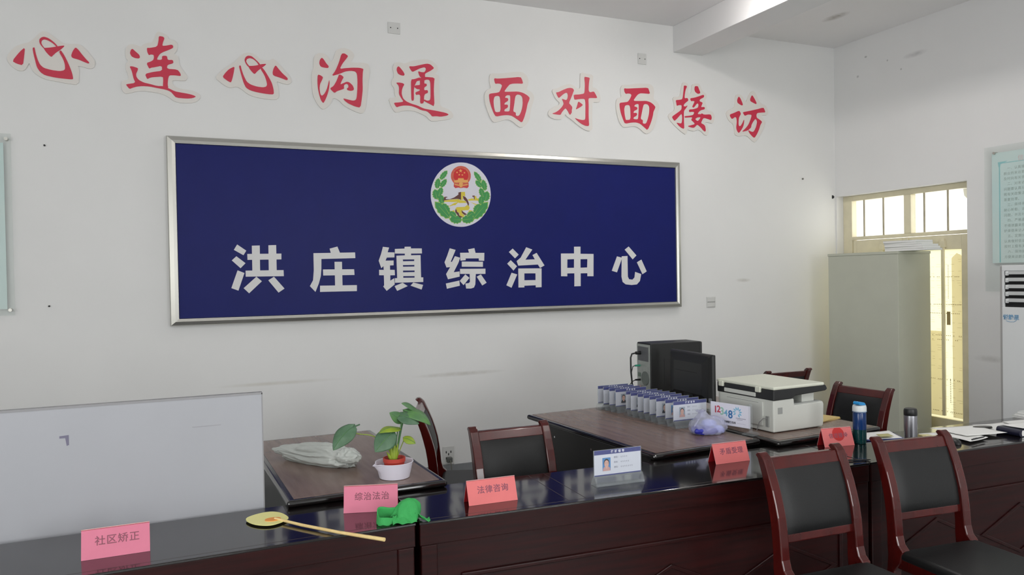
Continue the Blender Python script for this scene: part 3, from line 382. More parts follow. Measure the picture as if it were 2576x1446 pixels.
EMBLEM={'disc':[[(2450,2302),(2448,2276),(2444,2250),(2437,2225),(2428,2200),(2416,2176),(2402,2154),(2386,2133),(2368,2113),(2349,2095),(2328,2080),(2305,2066),(2282,2055),(2257,2046),(2232,2039),(2207,2035),(2181,2034),(2156,2035),(2131,2038),(2107,2044),(2083,2053),(2061,2063),(2040,2076),(2020,2091),(2002,2108),(1985,2126),(1971,2146),(1959,2168),(1949,2190),(1941,2214),(1935,2238),(1932,2263),(1932,2288),(1933,2314),(1937,2339),(1944,2363),(1953,2387),(1964,2411),(1977,2433),(1992,2454),(2009,2473),(2028,2491),(2048,2507),(2070,2521),(2093,2532),(2116,2542),(2141,2549),(2166,2554),(2191,2556),(2217,2556),(2242,2554),(2267,2548),(2291,2541),(2314,2531),(2336,2518),(2356,2504),(2375,2487),(2392,2469),(2408,2448),(2421,2426),(2431,2403),(2440,2379),(2446,2354),(2449,2328)]],'leaf':[[(2014,2413),(2031,2413),(2038,2421),(2049,2425),(2053,2435),(2063,2440),(2065,2452),(2072,2459),(2073,2471),(2073,2484),(2060,2481),(2048,2477),(2042,2469),(2030,2464),(2027,2454),(2018,2448),(2016,2437),(2009,2429)],[(1984,2340),(2001,2347),(2003,2356),(2012,2364),(2009,2373),(2016,2381),(2010,2391),(2013,2400),(2006,2409),(1998,2419),(1988,2411),(1978,2404),(1977,2395),(1969,2386),(1972,2377),(1966,2369),(1972,2359),(1970,2350)],[(2017,2352),(2034,2351),(2039,2358),(2049,2362),(2052,2371),(2061,2376),(2061,2386),(2067,2393),(2066,2404),(2065,2415),(2053,2412),(2041,2409),(2037,2402),(2027,2398),(2025,2389),(2016,2384),(2016,2373),(2011,2366)],[(1985,2254),(2002,2267),(2000,2276),(2006,2287),(1999,2294),(2003,2304),(1992,2310),(1991,2319),(1979,2325),(1966,2330),(1957,2319),(1949,2308),(1952,2299),(1946,2289),(1954,2282),(1951,2272),(1962,2266),(1964,2257)],[(1999,2285),(2017,2287),(2020,2294),(2030,2299),(2028,2307),(2036,2312),(2032,2322),(2036,2328),(2031,2338),(2025,2347),(2013,2343),(2003,2339),(2001,2332),(1991,2327),(1993,2319),(1986,2313),(1990,2304),(1988,2297)],[(2028,2220),(2044,2232),(2042,2240),(2048,2250),(2042,2256),(2045,2265),(2035,2271),(2034,2279),(2023,2285),(2011,2290),(2003,2279),(1996,2269),(1998,2262),(1993,2252),(2000,2245),(1997,2236),(2007,2231),(2009,2223)],[(2080,2141),(2092,2160),(2086,2169),(2089,2182),(2079,2188),(2078,2200),(2065,2204),(2061,2214),(2046,2217),(2031,2220),(2026,2205),(2023,2191),(2029,2183),(2027,2170),(2038,2164),(2039,2153),(2052,2149),(2058,2140)],[(2084,2106),(2091,2136),(2079,2150),(2075,2172),(2057,2181),(2050,2200),(2028,2206),(2016,2221),(1993,2226),(1968,2229),(1969,2206),(1972,2183),(1986,2170),(1990,2149),(2009,2141),(2017,2122),(2039,2116),(2052,2103)],[(2139,2115),(2144,2132),(2138,2137),(2138,2147),(2129,2148),(2127,2156),(2116,2155),(2111,2160),(2100,2158),(2088,2154),(2087,2143),(2087,2132),(2093,2128),(2094,2118),(2103,2118),(2106,2110),(2116,2111),(2122,2107)],[(2190,2089),(2181,2112),(2170,2113),(2159,2123),(2147,2118),(2136,2126),(2124,2117),(2112,2119),(2100,2109),(2087,2097),(2097,2083),(2107,2071),(2118,2072),(2129,2061),(2141,2067),(2152,2060),(2165,2070),(2176,2069)],[(2364,2407),(2369,2424),(2363,2432),(2362,2444),(2353,2451),(2350,2462),(2339,2467),(2333,2476),(2321,2480),(2308,2484),(2307,2471),(2308,2459),(2315,2451),(2316,2439),(2326,2432),(2329,2422),(2340,2417),(2347,2408)],[(2402,2336),(2415,2350),(2413,2359),(2418,2370),(2411,2379),(2414,2390),(2405,2397),(2403,2407),(2393,2414),(2382,2422),(2375,2410),(2369,2398),(2372,2389),(2368,2378),(2374,2370),(2373,2359),(2382,2352),(2384,2342)],[(2371,2363),(2376,2378),(2370,2383),(2369,2394),(2360,2397),(2358,2405),(2347,2406),(2342,2412),(2331,2413),(2319,2413),(2318,2401),(2318,2391),(2324,2386),(2326,2376),(2335,2373),(2338,2365),(2348,2364),(2354,2358)],[(2400,2248),(2422,2254),(2425,2263),(2436,2270),(2433,2280),(2441,2288),(2434,2298),(2437,2307),(2429,2317),(2419,2328),(2405,2321),(2392,2314),(2391,2305),(2380,2297),(2384,2287),(2377,2279),(2384,2269),(2382,2260)],[(2381,2286),(2394,2299),(2391,2306),(2396,2316),(2389,2322),(2391,2331),(2382,2336),(2380,2344),(2370,2349),(2358,2353),(2352,2343),(2347,2333),(2350,2326),(2346,2316),(2353,2310),(2352,2301),(2361,2296),(2364,2289)],[(2358,2222),(2377,2228),(2379,2235),(2388,2242),(2385,2250),(2392,2257),(2386,2265),(2388,2273),(2381,2282),(2372,2290),(2360,2284),(2349,2278),(2349,2270),(2340,2264),(2344,2255),(2338,2248),(2344,2240),(2343,2232)],[(2306,2149),(2329,2149),(2334,2157),(2347,2160),(2347,2171),(2358,2176),(2355,2188),(2361,2196),(2357,2209),(2351,2222),(2336,2220),(2321,2216),(2317,2208),(2305,2203),(2305,2193),(2295,2187),(2299,2175),(2294,2166)],[(2296,2104),(2330,2103),(2343,2117),(2367,2125),(2375,2144),(2395,2154),(2400,2175),(2415,2189),(2418,2213),(2420,2237),(2393,2232),(2369,2226),(2356,2210),(2334,2202),(2326,2183),(2307,2172),(2303,2150),(2289,2135)],[(2241,2117),(2257,2108),(2263,2113),(2274,2111),(2278,2119),(2287,2119),(2289,2129),(2296,2133),(2297,2144),(2297,2156),(2284,2159),(2273,2162),(2267,2157),(2257,2158),(2254,2150),(2245,2149),(2243,2138),(2237,2134)],[(2194,2089),(2208,2070),(2220,2071),(2233,2063),(2245,2070),(2258,2065),(2269,2077),(2281,2077),(2291,2090),(2302,2104),(2288,2116),(2275,2125),(2263,2122),(2250,2130),(2238,2122),(2226,2126),(2215,2114),(2203,2112)]],'leafedge':[[(2012,2411),(2031,2410),(2039,2419),(2051,2423),(2055,2434),(2066,2439),(2068,2452),(2076,2460),(2076,2473),(2076,2487),(2061,2484),(2048,2481),(2041,2472),(2029,2467),(2025,2456),(2015,2450),(2014,2437),(2007,2429)],[(1984,2337),(2004,2345),(2005,2354),(2016,2363),(2012,2373),(2020,2382),(2013,2392),(2016,2402),(2008,2413),(1999,2423),(1987,2415),(1975,2406),(1975,2397),(1965,2388),(1969,2378),(1963,2369),(1969,2358),(1968,2349)],[(2016,2350),(2034,2349),(2040,2356),(2052,2360),(2054,2370),(2064,2375),(2064,2386),(2070,2393),(2069,2405),(2067,2418),(2054,2416),(2041,2413),(2036,2404),(2024,2401),(2023,2390),(2014,2385),(2014,2373),(2008,2366)],[(1986,2252),(2005,2267),(2003,2276),(2011,2288),(2003,2295),(2007,2306),(1995,2313),(1994,2323),(1980,2329),(1965,2334),(1954,2321),(1945,2309),(1948,2300),(1941,2288),(1950,2281),(1946,2270),(1959,2264),(1961,2255)],[(1999,2283),(2019,2285),(2022,2293),(2033,2297),(2031,2306),(2040,2312),(2035,2322),(2039,2329),(2033,2340),(2026,2351),(2013,2346),(2001,2342),(1999,2334),(1988,2329),(1990,2320),(1983,2314),(1988,2304),(1985,2296)],[(2029,2218),(2047,2231),(2045,2240),(2052,2250),(2045,2258),(2049,2268),(2038,2274),(2037,2282),(2024,2288),(2010,2293),(2000,2282),(1992,2271),(1995,2262),(1988,2252),(1997,2245),(1993,2235),(2005,2229),(2007,2221)],[(2082,2139),(2096,2160),(2090,2169),(2093,2184),(2082,2191),(2082,2204),(2067,2208),(2062,2218),(2046,2221),(2028,2224),(2022,2207),(2018,2192),(2025,2183),(2022,2168),(2034,2162),(2035,2150),(2050,2146),(2056,2137)],[(2088,2102),(2097,2136),(2083,2152),(2080,2176),(2060,2185),(2053,2206),(2029,2212),(2016,2228),(1990,2232),(1963,2235),(1963,2209),(1965,2184),(1980,2170),(1984,2147),(2004,2138),(2012,2118),(2037,2112),(2051,2097)],[(2140,2114),(2147,2134),(2141,2138),(2141,2150),(2131,2151),(2129,2160),(2117,2158),(2112,2164),(2099,2160),(2085,2156),(2084,2143),(2083,2131),(2090,2127),(2090,2116),(2100,2115),(2103,2107),(2115,2109),(2121,2104)],[(2193,2089),(2184,2115),(2171,2116),(2160,2128),(2147,2123),(2135,2131),(2122,2121),(2109,2123),(2096,2111),(2082,2097),(2092,2082),(2103,2068),(2116,2068),(2127,2056),(2140,2063),(2152,2055),(2166,2066),(2178,2065)],[(2366,2405),(2372,2423),(2366,2432),(2365,2446),(2355,2453),(2352,2464),(2339,2470),(2333,2479),(2320,2484),(2305,2488),(2304,2473),(2304,2460),(2311,2451),(2312,2438),(2323,2431),(2326,2420),(2339,2415),(2346,2406)],[(2402,2334),(2418,2348),(2415,2359),(2421,2371),(2414,2380),(2417,2392),(2407,2400),(2405,2410),(2394,2418),(2381,2426),(2372,2413),(2366,2400),(2369,2390),(2364,2378),(2371,2369),(2369,2358),(2380,2350),(2382,2340)],[(2372,2361),(2378,2378),(2372,2384),(2372,2396),(2362,2399),(2360,2408),(2348,2409),(2342,2416),(2330,2416),(2316,2415),(2315,2402),(2314,2390),(2321,2385),(2322,2374),(2332,2372),(2335,2363),(2347,2362),(2354,2356)],[(2400,2246),(2425,2252),(2428,2261),(2441,2269),(2437,2280),(2446,2288),(2438,2299),(2442,2309),(2431,2320),(2420,2332),(2404,2324),(2389,2317),(2388,2307),(2376,2299),(2381,2289),(2372,2280),(2381,2269),(2379,2259)],[(2382,2284),(2397,2298),(2394,2306),(2399,2317),(2392,2323),(2394,2333),(2384,2339),(2382,2347),(2370,2352),(2357,2357),(2350,2345),(2343,2334),(2347,2326),(2342,2316),(2350,2309),(2349,2300),(2359,2294),(2362,2286)],[(2358,2220),(2380,2226),(2381,2234),(2392,2241),(2389,2250),(2396,2257),(2389,2267),(2392,2275),(2383,2284),(2372,2294),(2359,2287),(2347,2280),(2346,2272),(2336,2265),(2340,2256),(2334,2249),(2341,2239),(2340,2231)],[(2305,2147),(2331,2146),(2336,2154),(2351,2158),(2351,2170),(2363,2175),(2359,2189),(2366,2197),(2360,2211),(2353,2226),(2336,2223),(2320,2220),(2315,2211),(2301,2207),(2302,2195),(2291,2189),(2295,2175),(2290,2166)],[(2292,2100),(2330,2097),(2345,2113),(2371,2120),(2380,2141),(2402,2152),(2406,2176),(2423,2191),(2425,2217),(2426,2244),(2397,2239),(2369,2233),(2356,2216),(2330,2208),(2323,2186),(2302,2175),(2298,2151),(2283,2135)],[(2239,2116),(2257,2106),(2264,2110),(2276,2108),(2280,2117),(2290,2117),(2292,2128),(2299,2132),(2300,2144),(2300,2158),(2286,2162),(2273,2165),(2267,2160),(2255,2162),(2252,2152),(2242,2152),(2241,2140),(2234,2135)],[(2190,2089),(2206,2066),(2219,2068),(2234,2058),(2246,2066),(2260,2061),(2272,2073),(2285,2074),(2296,2088),(2307,2105),(2293,2118),(2278,2130),(2265,2126),(2251,2135),(2239,2126),(2225,2131),(2213,2117),(2200,2115)]],'vein':[[(2010,2407),(2059,2466),(2058,2466),(2008,2409)],[(1985,2333),(1995,2399),(1994,2399),(1982,2333)],[(2015,2346),(2053,2399),(2052,2399),(2012,2347)],[(1988,2248),(1971,2311),(1970,2311),(1985,2247)],[(1999,2280),(2019,2332),(2018,2332),(1996,2281)],[(2031,2214),(2016,2272),(2015,2272),(2028,2214)],[(2086,2136),(2044,2200),(2043,2200),(2083,2134)],[(2095,2097),(1998,2199),(1997,2198),(2093,2095)],[(2144,2113),(2101,2145),(2100,2144),(2142,2111)],[(2199,2090),(2112,2095),(2112,2095),(2198,2087)],[(2370,2402),(2322,2465),(2321,2465),(2367,2400)],[(2405,2330),(2387,2400),(2386,2400),(2402,2329)],[(2376,2360),(2332,2400),(2331,2400),(2374,2357)],[(2400,2242),(2415,2308),(2414,2308),(2397,2242)],[(2385,2281),(2365,2337),(2364,2336),(2382,2280)],[(2359,2217),(2369,2273),(2368,2274),(2356,2217)],[(2304,2143),(2340,2204),(2339,2204),(2301,2144)],[(2287,2093),(2389,2204),(2388,2204),(2285,2095)],[(2237,2113),(2283,2146),(2282,2147),(2235,2115)],[(2185,2087),(2275,2100),(2275,2101),(2185,2090)]],'ring':[[(2276,2450),(2275,2437),(2272,2425),(2266,2413),(2259,2402),(2250,2392),(2239,2383),(2228,2376),(2215,2371),(2202,2368),(2189,2366),(2175,2367),(2162,2369),(2150,2374),(2138,2380),(2128,2388),(2120,2397),(2113,2408),(2108,2419),(2105,2431),(2105,2444),(2106,2456),(2109,2469),(2115,2481),(2122,2492),(2131,2502),(2141,2510),(2153,2517),(2165,2523),(2178,2526),(2192,2528),(2205,2527),(2218,2525),(2231,2521),(2242,2514),(2252,2507),(2261,2497),(2268,2487),(2273,2475),(2276,2463)]],'ringgold':[[(2266,2451),(2265,2440),(2262,2429),(2257,2418),(2251,2409),(2243,2400),(2234,2392),(2223,2386),(2212,2381),(2201,2378),(2189,2377),(2177,2378),(2165,2380),(2154,2384),(2144,2389),(2136,2396),(2128,2404),(2122,2414),(2118,2424),(2115,2435),(2115,2446),(2116,2457),(2119,2468),(2123,2478),(2130,2488),(2138,2497),(2147,2504),(2157,2511),(2168,2515),(2180,2518),(2191,2520),(2203,2519),(2215,2517),(2226,2513),(2236,2508),(2245,2501),(2253,2493),(2259,2483),(2263,2473),(2266,2462)]],'redbase':[[(2130,2388),(2156,2400),(2222,2403),(2256,2393),(2256,2361),(2243,2349),(2212,2353),(2188,2348),(2165,2352),(2141,2346),(2127,2359)]],'red':[[(2255,2452),(2254,2443),(2251,2434),(2247,2425),(2242,2417),(2235,2410),(2227,2403),(2218,2398),(2209,2394),(2199,2392),(2189,2391),(2179,2391),(2169,2393),(2160,2396),(2151,2401),(2144,2407),(2137,2413),(2132,2421),(2129,2429),(2126,2438),(2126,2447),(2127,2457),(2129,2466),(2133,2474),(2139,2482),(2145,2490),(2153,2496),(2162,2501),(2171,2505),(2181,2507),(2191,2509),(2201,2508),(2211,2506),(2220,2503),(2229,2499),(2237,2493),(2243,2486),(2248,2479),(2252,2470),(2254,2461)]],'gold':[[(2166,2427),(2213,2429),(2216,2416),(2251,2415),(2251,2395),(2132,2391),(2130,2408),(2163,2414)],[(2207,2382),(2205,2377),(2202,2372),(2196,2369),(2189,2367),(2183,2368),(2177,2371),(2174,2376),(2173,2381),(2174,2386),(2178,2391),(2183,2394),(2190,2396),(2197,2395),(2202,2392),(2206,2387)],[(2174,2371),(2209,2373),(2200,2358),(2188,2352),(2179,2357)],[(2189,2505),(2193,2494),(2206,2494),(2195,2487),(2199,2475),(2188,2482),(2178,2474),(2182,2486),(2171,2493),(2184,2494)],[(2158,2483),(2160,2477),(2167,2477),(2161,2473),(2163,2466),(2157,2470),(2151,2466),(2154,2473),(2148,2476),(2155,2477)],[(2222,2483),(2224,2477),(2231,2477),(2225,2473),(2227,2467),(2221,2470),(2215,2466),(2218,2473),(2212,2477),(2219,2477)],[(2176,2465),(2178,2459),(2185,2459),(2180,2455),(2181,2449),(2176,2452),(2170,2448),(2172,2455),(2167,2458),(2174,2459)],[(2202,2464),(2204,2458),(2211,2459),(2206,2455),(2208,2448),(2202,2452),(2196,2448),(2198,2454),(2193,2458),(2200,2458)],[(2132,2382),(2174,2374),(2174,2365),(2137,2371)],[(2251,2386),(2208,2375),(2208,2366),(2248,2374)]],'brown':[[(2031,2250),(2050,2255),(2092,2256),(2130,2271),(2166,2295),(2166,2312),(2189,2318),(2187,2252),(2172,2258),(2153,2260),(2101,2255),(2036,2243)],[(2042,2266),(2048,2274),(2070,2275),(2070,2269),(2057,2267),(2058,2256),(2043,2254)],[(2204,2286),(2225,2278),(2244,2256),(2256,2225),(2254,2205),(2245,2213),(2234,2238),(2210,2259)],[(2287,2290),(2307,2291),(2306,2260),(2300,2259),(2299,2280),(2287,2279)],[(2138,2175),(2147,2173),(2151,2156),(2165,2147),(2170,2127),(2203,2112),(2174,2108),(2151,2133),(2135,2155)],[(2189,2170),(2208,2154),(2239,2135),(2217,2130),(2194,2147)]],'yellow':[[(2188,2316),(2223,2319),(2225,2282),(2206,2286),(2203,2253),(2187,2252)],[(2248,2258),(2287,2268),(2300,2259),(2306,2271),(2307,2286),(2321,2287),(2323,2271),(2349,2263),(2349,2249),(2301,2250),(2253,2247)],[(2031,2232),(2036,2242),(2101,2253),(2172,2259),(2172,2238),(2129,2234),(2073,2234)],[(2172,2252),(2224,2246),(2236,2229),(2172,2227),(2148,2236)],[(2256,2205),(2262,2189),(2251,2171),(2213,2168),(2194,2165),(2196,2143),(2217,2128),(2203,2111),(2174,2127),(2170,2147),(2151,2156),(2147,2173),(2135,2180),(2152,2193),(2219,2197),(2240,2213)],[(2072,2193),(2129,2226),(2167,2236),(2138,2208),(2124,2208)],[(2267,2238),(2339,2215),(2329,2208),(2300,2221)],[(2090,2155),(2128,2169),(2133,2155)],[(2256,2169),(2292,2169),(2246,2153)]]}
# ============================================================ SETTING
def struct(mb, name, m, **k):
    return mb.build(name, m, kind='structure', **k)
X0, X1, Y0, Y1, H = ROOM_X0, ROOM_X1, ROOM_Y0, ROOM_Y1, ROOM_H
WT = 0.24
struct(MB().box(X0 - WT, X1 + WT, Y1, Y1 + WT, 0, H), 'wall_back', M_WALL)
DY0, DY1, DTOP = 4.556, 5.985, 2.385
w = MB()
w.box(X1, X1 + WT, Y0 - WT, DY0, 0, H)
w.box(X1, X1 + WT, DY1, Y1, 0, H)
w.box(X1, X1 + WT, DY0, DY1, DTOP, H)
struct(w, 'wall_right', M_WALLR)
w = MB()
edges = [Y0 - WT]
for wy, ww in ADDED_WINDOWS: edges += [wy - ww / 2, wy + ww / 2]
edges.append(Y1)
for i in range(0, len(edges), 2): w.box(X0 - WT, X0, edges[i], edges[i + 1], 0, H)
for wy, ww in ADDED_WINDOWS:
    w.box(X0 - WT, X0, wy - ww / 2, wy + ww / 2, 0, 0.9)
    w.box(X0 - WT, X0, wy - ww / 2, wy + ww / 2, 2.8, H)
struct(w, 'wall_left', M_WALL)
M_WINF = mat('window_frame_white', (0.85, 0.85, 0.85), 0.4)
for i, (wy, ww) in enumerate(ADDED_WINDOWS):
    f = MB()
    a, b = wy - ww / 2, wy + ww / 2
    for q in ((a, a + .06, .9, 2.8), (b - .06, b, .9, 2.8), (a + .06, b - .06, .9, .96), (a + .06, b - .06, 2.74, 2.8), (wy - .03, wy + .03, .96, 2.74)):
        f.box(X0 - .16, X0 - .1, q[0], q[1], q[2], q[3])
    fo = struct(f, 'window_%d' % (i + 4), M_WINF)  # frames for the added, unseen side windows
    MB().box(X0 - .134, X0 - .128, a + .06, b - .06, .96, 2.74).build('pane', M_GLASS, fo)
w = MB()
edges = [X0]
for wx, ww in WINDOWS: edges += [wx - ww / 2, wx + ww / 2]
edges.append(X1)
for i in range(0, len(edges), 2): w.box(edges[i], edges[i + 1], Y0 - WT, Y0, 0, H)
for wx, ww in WINDOWS:
    w.box(wx - ww / 2, wx + ww / 2, Y0 - WT, Y0, 0, 0.9)
    w.box(wx - ww / 2, wx + ww / 2, Y0 - WT, Y0, 2.8, H)
struct(w, 'wall_front', M_WALL)
for i, (wx, ww) in enumerate(WINDOWS):
    f = MB()
    a, b = wx - ww / 2, wx + ww / 2
    for q in ((a, a + .06, .9, 2.8), (b - .06, b, .9, 2.8), (a + .06, b - .06, .9, .96), (a + .06, b - .06, 2.74, 2.8), (wx - .03, wx + .03, .96, 2.74)):
        f.box(q[0], q[1], Y0 - .16, Y0 - .1, q[2], q[3])
    fo = struct(f, 'window_%d' % (i + 1), mat('window_frame_white', (0.85, 0.85, 0.85), 0.4))
    MB().box(a + .06, b - .06, Y0 - .134, Y0 - .128, .96, 2.74).build('pane', M_GLASS, fo)
# floor: large grey tiles with joints
struct(MB().box(X0 - WT, X1 + WT, Y0 - WT, Y1 + WT, -0.1, 0), 'floor', M_FLOOR)
nt = M_FLOOR.node_tree
bk = nt.nodes.new('ShaderNodeTexBrick')
bk.offset = 0
tc = nt.nodes.new('ShaderNodeTexCoord')
nt.links.new(tc.outputs['Object'], bk.inputs['Vector'])
bk.inputs['Scale'].default_value = 1.0
bk.inputs['Brick Width'].default_value = 0.6
bk.inputs['Row Height'].default_value = 0.6
bk.inputs['Mortar Size'].default_value = 0.004
bk.inputs['Color1'].default_value = (0.36, 0.37, 0.375, 1)
bk.inputs['Color2'].default_value = (0.38, 0.385, 0.39, 1)
bk.inputs['Mortar'].default_value = (0.2, 0.2, 0.2, 1)
nt.links.new(bk.outputs['Color'], nt.nodes['Principled BSDF'].inputs['Base Color'])
struct(MB().box(X0 - WT, X1 + WT, Y0 - WT, Y1 + WT, H, H + 0.15), 'ceiling', M_CEIL)
struct(MB().box(4.32, 4.645, Y0, Y1, 3.672, H), 'trim_1', M_BEAM, bevel=0.004)
struct(MB().box(X0, X1, Y1 - 0.012, Y1, 0, 0.10), 'baseboard_back', mat('skirting_grey', (0.5, 0.51, 0.52), 0.4))
# dirt on the walls and ceiling (own shapes and places)
stain(M_WALL, (2.17, 6.0, 0.835), (0.42, 0.3, 0.022), (0.62, 0.60, 0.54), 0.75, 14)
stain(M_WALL, (0.75, 6.0, 0.86), (0.5, 0.3, 0.018), (0.70, 0.67, 0.58), 0.5, 10)
stain(M_WALL, (5.1, 6.0, 1.55), (0.10, 0.3, 0.022), (0.6, 0.58, 0.52), 0.7, 20)
stain(M_WALLR, (6.31, 4.36, 0.86), (0.3, 0.16, 0.035), (0.6, 0.59, 0.56), 0.5, 16)
stain(M_CEIL, (5.55, 5.25, 3.912), (0.07, 0.16, 0.3), (0.52, 0.49, 0.42), 1.0, 22)
for (y, z, hy, hz) in ((5.6, 3.72, .02, .012), (5.35, 3.62, .012, .012), (5.7, 3.55, .018, .016), (5.2, 3.50, .012, .012)):
    stain(M_WALLR, (6.31, y, z), (0.3, hy, hz), (0.45, 0.45, 0.45), 1.0, 30)
stain(M_WALLR, (6.31, 5.05, 3.60), (0.3, 0.14, 0.03), (0.62, 0.62, 0.62), 0.7, 18)

# ------------------------------------------------------------ door with transom
M_CREAMF = mat('cream_door_paint', (0.88, 0.85, 0.74), 0.4, var=0.04, scale=10)
FX0, FX1 = 6.40, 6.47
d = empty('door_1', (0, 0, 0)); d['kind'] = 'structure'
f = MB()
f.box(FX0, FX1, 5.875, 5.985, 0, DTOP)
f.box(FX0, FX1, DY0, 4.615, 0, DTOP)
f.box(FX0, FX1, 4.615, 5.875, 2.332, DTOP)
f.box(FX0, FX1, 4.615, 5.875, 1.935, 1.968)
f.box(FX0, FX1, 5.185, 5.262, 1.968, 2.332)
f.build('door_frame', M_CREAMF, d, bevel=0.004)
for (ya, yb) in ((5.262, 5.875), (4.615, 5.185)):
    MB().box(FX0 + .05, FX0 + .055, ya, yb, 1.968, 2.332).build('transom_pane', M_GLASS, d)
for yb in (5.73, 5.50, 5.05, 4.812):
    MB().tube([(FX0 + .012, yb, 1.96), (FX0 + .012, yb, 2.345)], 0.009, 8).build('transom_bar', mat('rusty_bar', (0.66, 0.63, 0.55), 0.5, var=0.15), d)
M_CURT = mix_transparent('torn_curtain', (0.9, 0.89, 0.86), 0.8, 0.55, translucent=True)
MB().prism([(4.615, 2.33), (4.70, 2.33), (4.69, 2.27), (4.655, 2.235), (4.64, 2.20), (4.64, 2.10), (4.615, 2.08)], FX0 + .060, FX0 + .064, 'x').build('torn_film', M_CURT, d)
M_NEWS = mix_transparent('newsprint', (0.93, 0.91, 0.80), 0.8, 0.75, translucent=True, trgb=(0.975, 0.965, 0.89))
M_NEWS2 = mix_transparent('newsprint_grey', (0.88, 0.85, 0.76), 0.8, 0.75, translucent=True, trgb=(0.96, 0.945, 0.90))
M_PRINT = mat('news_ink', (0.60, 0.54, 0.38), 0.8)
for k, (y0, y1) in enumerate(((4.62, 5.215), (5.225, 5.87))):
    leaf = MB()
    for q in ((y0, y0 + .065, 0.02, 1.93), (y1 - .045, y1, 0.02, 1.93), (y0 + .065, y1 - .045, 1.80, 1.93), (y0 + .065, y1 - .045, 0.02, 0.27)):
        leaf.box(FX0 + .01, FX0 + .05, q[0], q[1], q[2], q[3])
    lo = leaf.build('door_leaf', M_CREAMF, d, bevel=0.003)
    a, b = y0 + .065, y1 - .045
    MB().box(FX0 + .036, FX0 + .040, a, b, 0.27, 1.80).build('pane', M_GLASS, lo)
    MB().box(FX0 + .026, FX0 + .0275, a, b, 0.27, 1.80).build('newspaper', M_NEWS, lo)
    MB().prism([(a, .29), (a + .10, .29), (a + .105, 1.72), (a + .055, 1.765), (a, 1.735)], FX0 + .0225, FX0 + .024, 'x').build('newspaper', M_NEWS2, lo)
    MB().box(FX0 + .0225, FX0 + .024, b - .30, b - .02, 0.29, 1.06).build('newspaper', M_NEWS2, lo)
    ink = MB()
    rnd = random.Random(3 + k)
    x = FX0 + .0205
    for zr in [0.33, 0.62, 0.98, 1.02, 1.22, 1.30, 1.55]:
        for j in range(26):
            yy = a + .015 + j * (b - a - .03) / 26
            if rnd.random() < .8: ink.box(x, x + .001, yy, yy + .007, zr, zr + .007)
    for zc in [i * .021 + .30 for i in range(70)]:
        for c in range(7):
            yy = a + .012 + c * (b - a - .02) / 7
            if rnd.random() < .35: ink.box(x, x + .001, yy, yy + rnd.uniform(.02, .05), zc, zc + .0013)
    for zc in [1.36 + .014 * i for i in range(22)]: ink.box(x, x + .001, a + .135, a + .141, zc, zc + .006)
    for zc in [.42 + .016 * i for i in range(14)]: ink.box(x, x + .001, a + .12, a + .128, zc, zc + .007)
    ink.box(x, x + .001, a + .12, a + .155, 1.12, 1.24)
    ink.build('newspaper_print', M_PRINT, lo)
    MB().box(FX0 - .012, FX0 + .006, b - .33, b - .30, 0.30, 1.90).build('bolt_rod', M_CREAMF, lo, bevel=0.003)
    MB().box(FX0 - .016, FX0 + .01, b - .34, b - .29, 1.82, 1.88).build('bolt_bracket', M_CREAMF, lo, bevel=0.003)

# ------------------------------------------------------------ ceiling tube lamps (above and behind the frame)
M_TUBE = mat('lit_tube', (1, 1, 1), 0.5, emit=(1, 0.975, 0.955), estr=54.0)
M_BATTEN = mat('lamp_batten', (0.85, 0.85, 0.85), 0.4)
for i, (lx, ly, wher) in enumerate(((3.96, 4.28, 'beside the beam, nearer the blue sign'), (3.42, 0.2, 'beside the beam, above the camera'), (0.2, 0.2, 'left of the beam, above the camera'))):
    t = empty('tube_lamp', (lx, ly, H), 0, 'white fluorescent tube lamp on the ceiling ' + wher, 'lamp', 'ceiling tube lamps')
    MB().box(-.03, .03, -.62, .62, -.125, -.09).build('housing', M_BATTEN, t, bevel=.004)
    for q in (-.4, .4): MB().tube([(0, q, 0), (0, q, -.09)], .005, 8).build('hanger_rod', M_BATTEN, t)
    MB().tube([(0, -.6, -.142), (0, .6, -.142)], .014, 12).build('tube', M_TUBE, t)
    area_light('tube_light', (0, 0, -.165), (0, 0, 0), .05, 1.2, TUBE_POWER, (1.0, 0.985, 0.96), t)

# ============================================================ WALL LETTERING
CHAR_LABELS = ['leftmost red character on a cream cutout, a heart shape with a loop on top',
 'second red character from the left on a cream cutout with a long sweeping foot',
 'third red character from the left, the second heart-shaped one with a loop',
 'fourth red character from the left on a cream cutout with three left strokes',
 'fifth red character from the left, last before the wide gap',
 'red boxy character just right of the wide gap, above the round emblem',
 'red character with a tall vertical hook between the two boxy characters',
 'second red boxy character with bars inside, above the right half of the sign',
 'second red character from the right end of the slogan on a cream cutout',
 'rightmost red character of the slogan, nearest the room corner']
for (ch, glyph, back), lab in zip(LETTERS, CHAR_LABELS):
    xs = [p[0] for p in back]; zs = [p[1] for p in back]
    cx, cz = (min(xs) + max(xs)) / 2000, (min(zs) + max(zs)) / 2000
    o = empty('wall_character', (cx, Y1, cz), 0, lab, 'wall lettering', 'red slogan characters on the back wall')
    S = lambda loop, k=.22: [(p[0] / 1000 - cx, p[1] / 1000 - cz) for p in chaikin(loop, k)]
    PP = lambda p, t: Vector((p[0], t, p[1]))
    MB().slab([S(back, .25)], PP, -.010, 0).build('backing', M_CREAM, o)
    g = MB()
    for k, loops in enumerate(glyph): g.slab([S(l, .2) for l in loops], PP, -.0128 - k * .00025, -.0098 + k * .00005)
    g.build('glyph', M_RED, o)

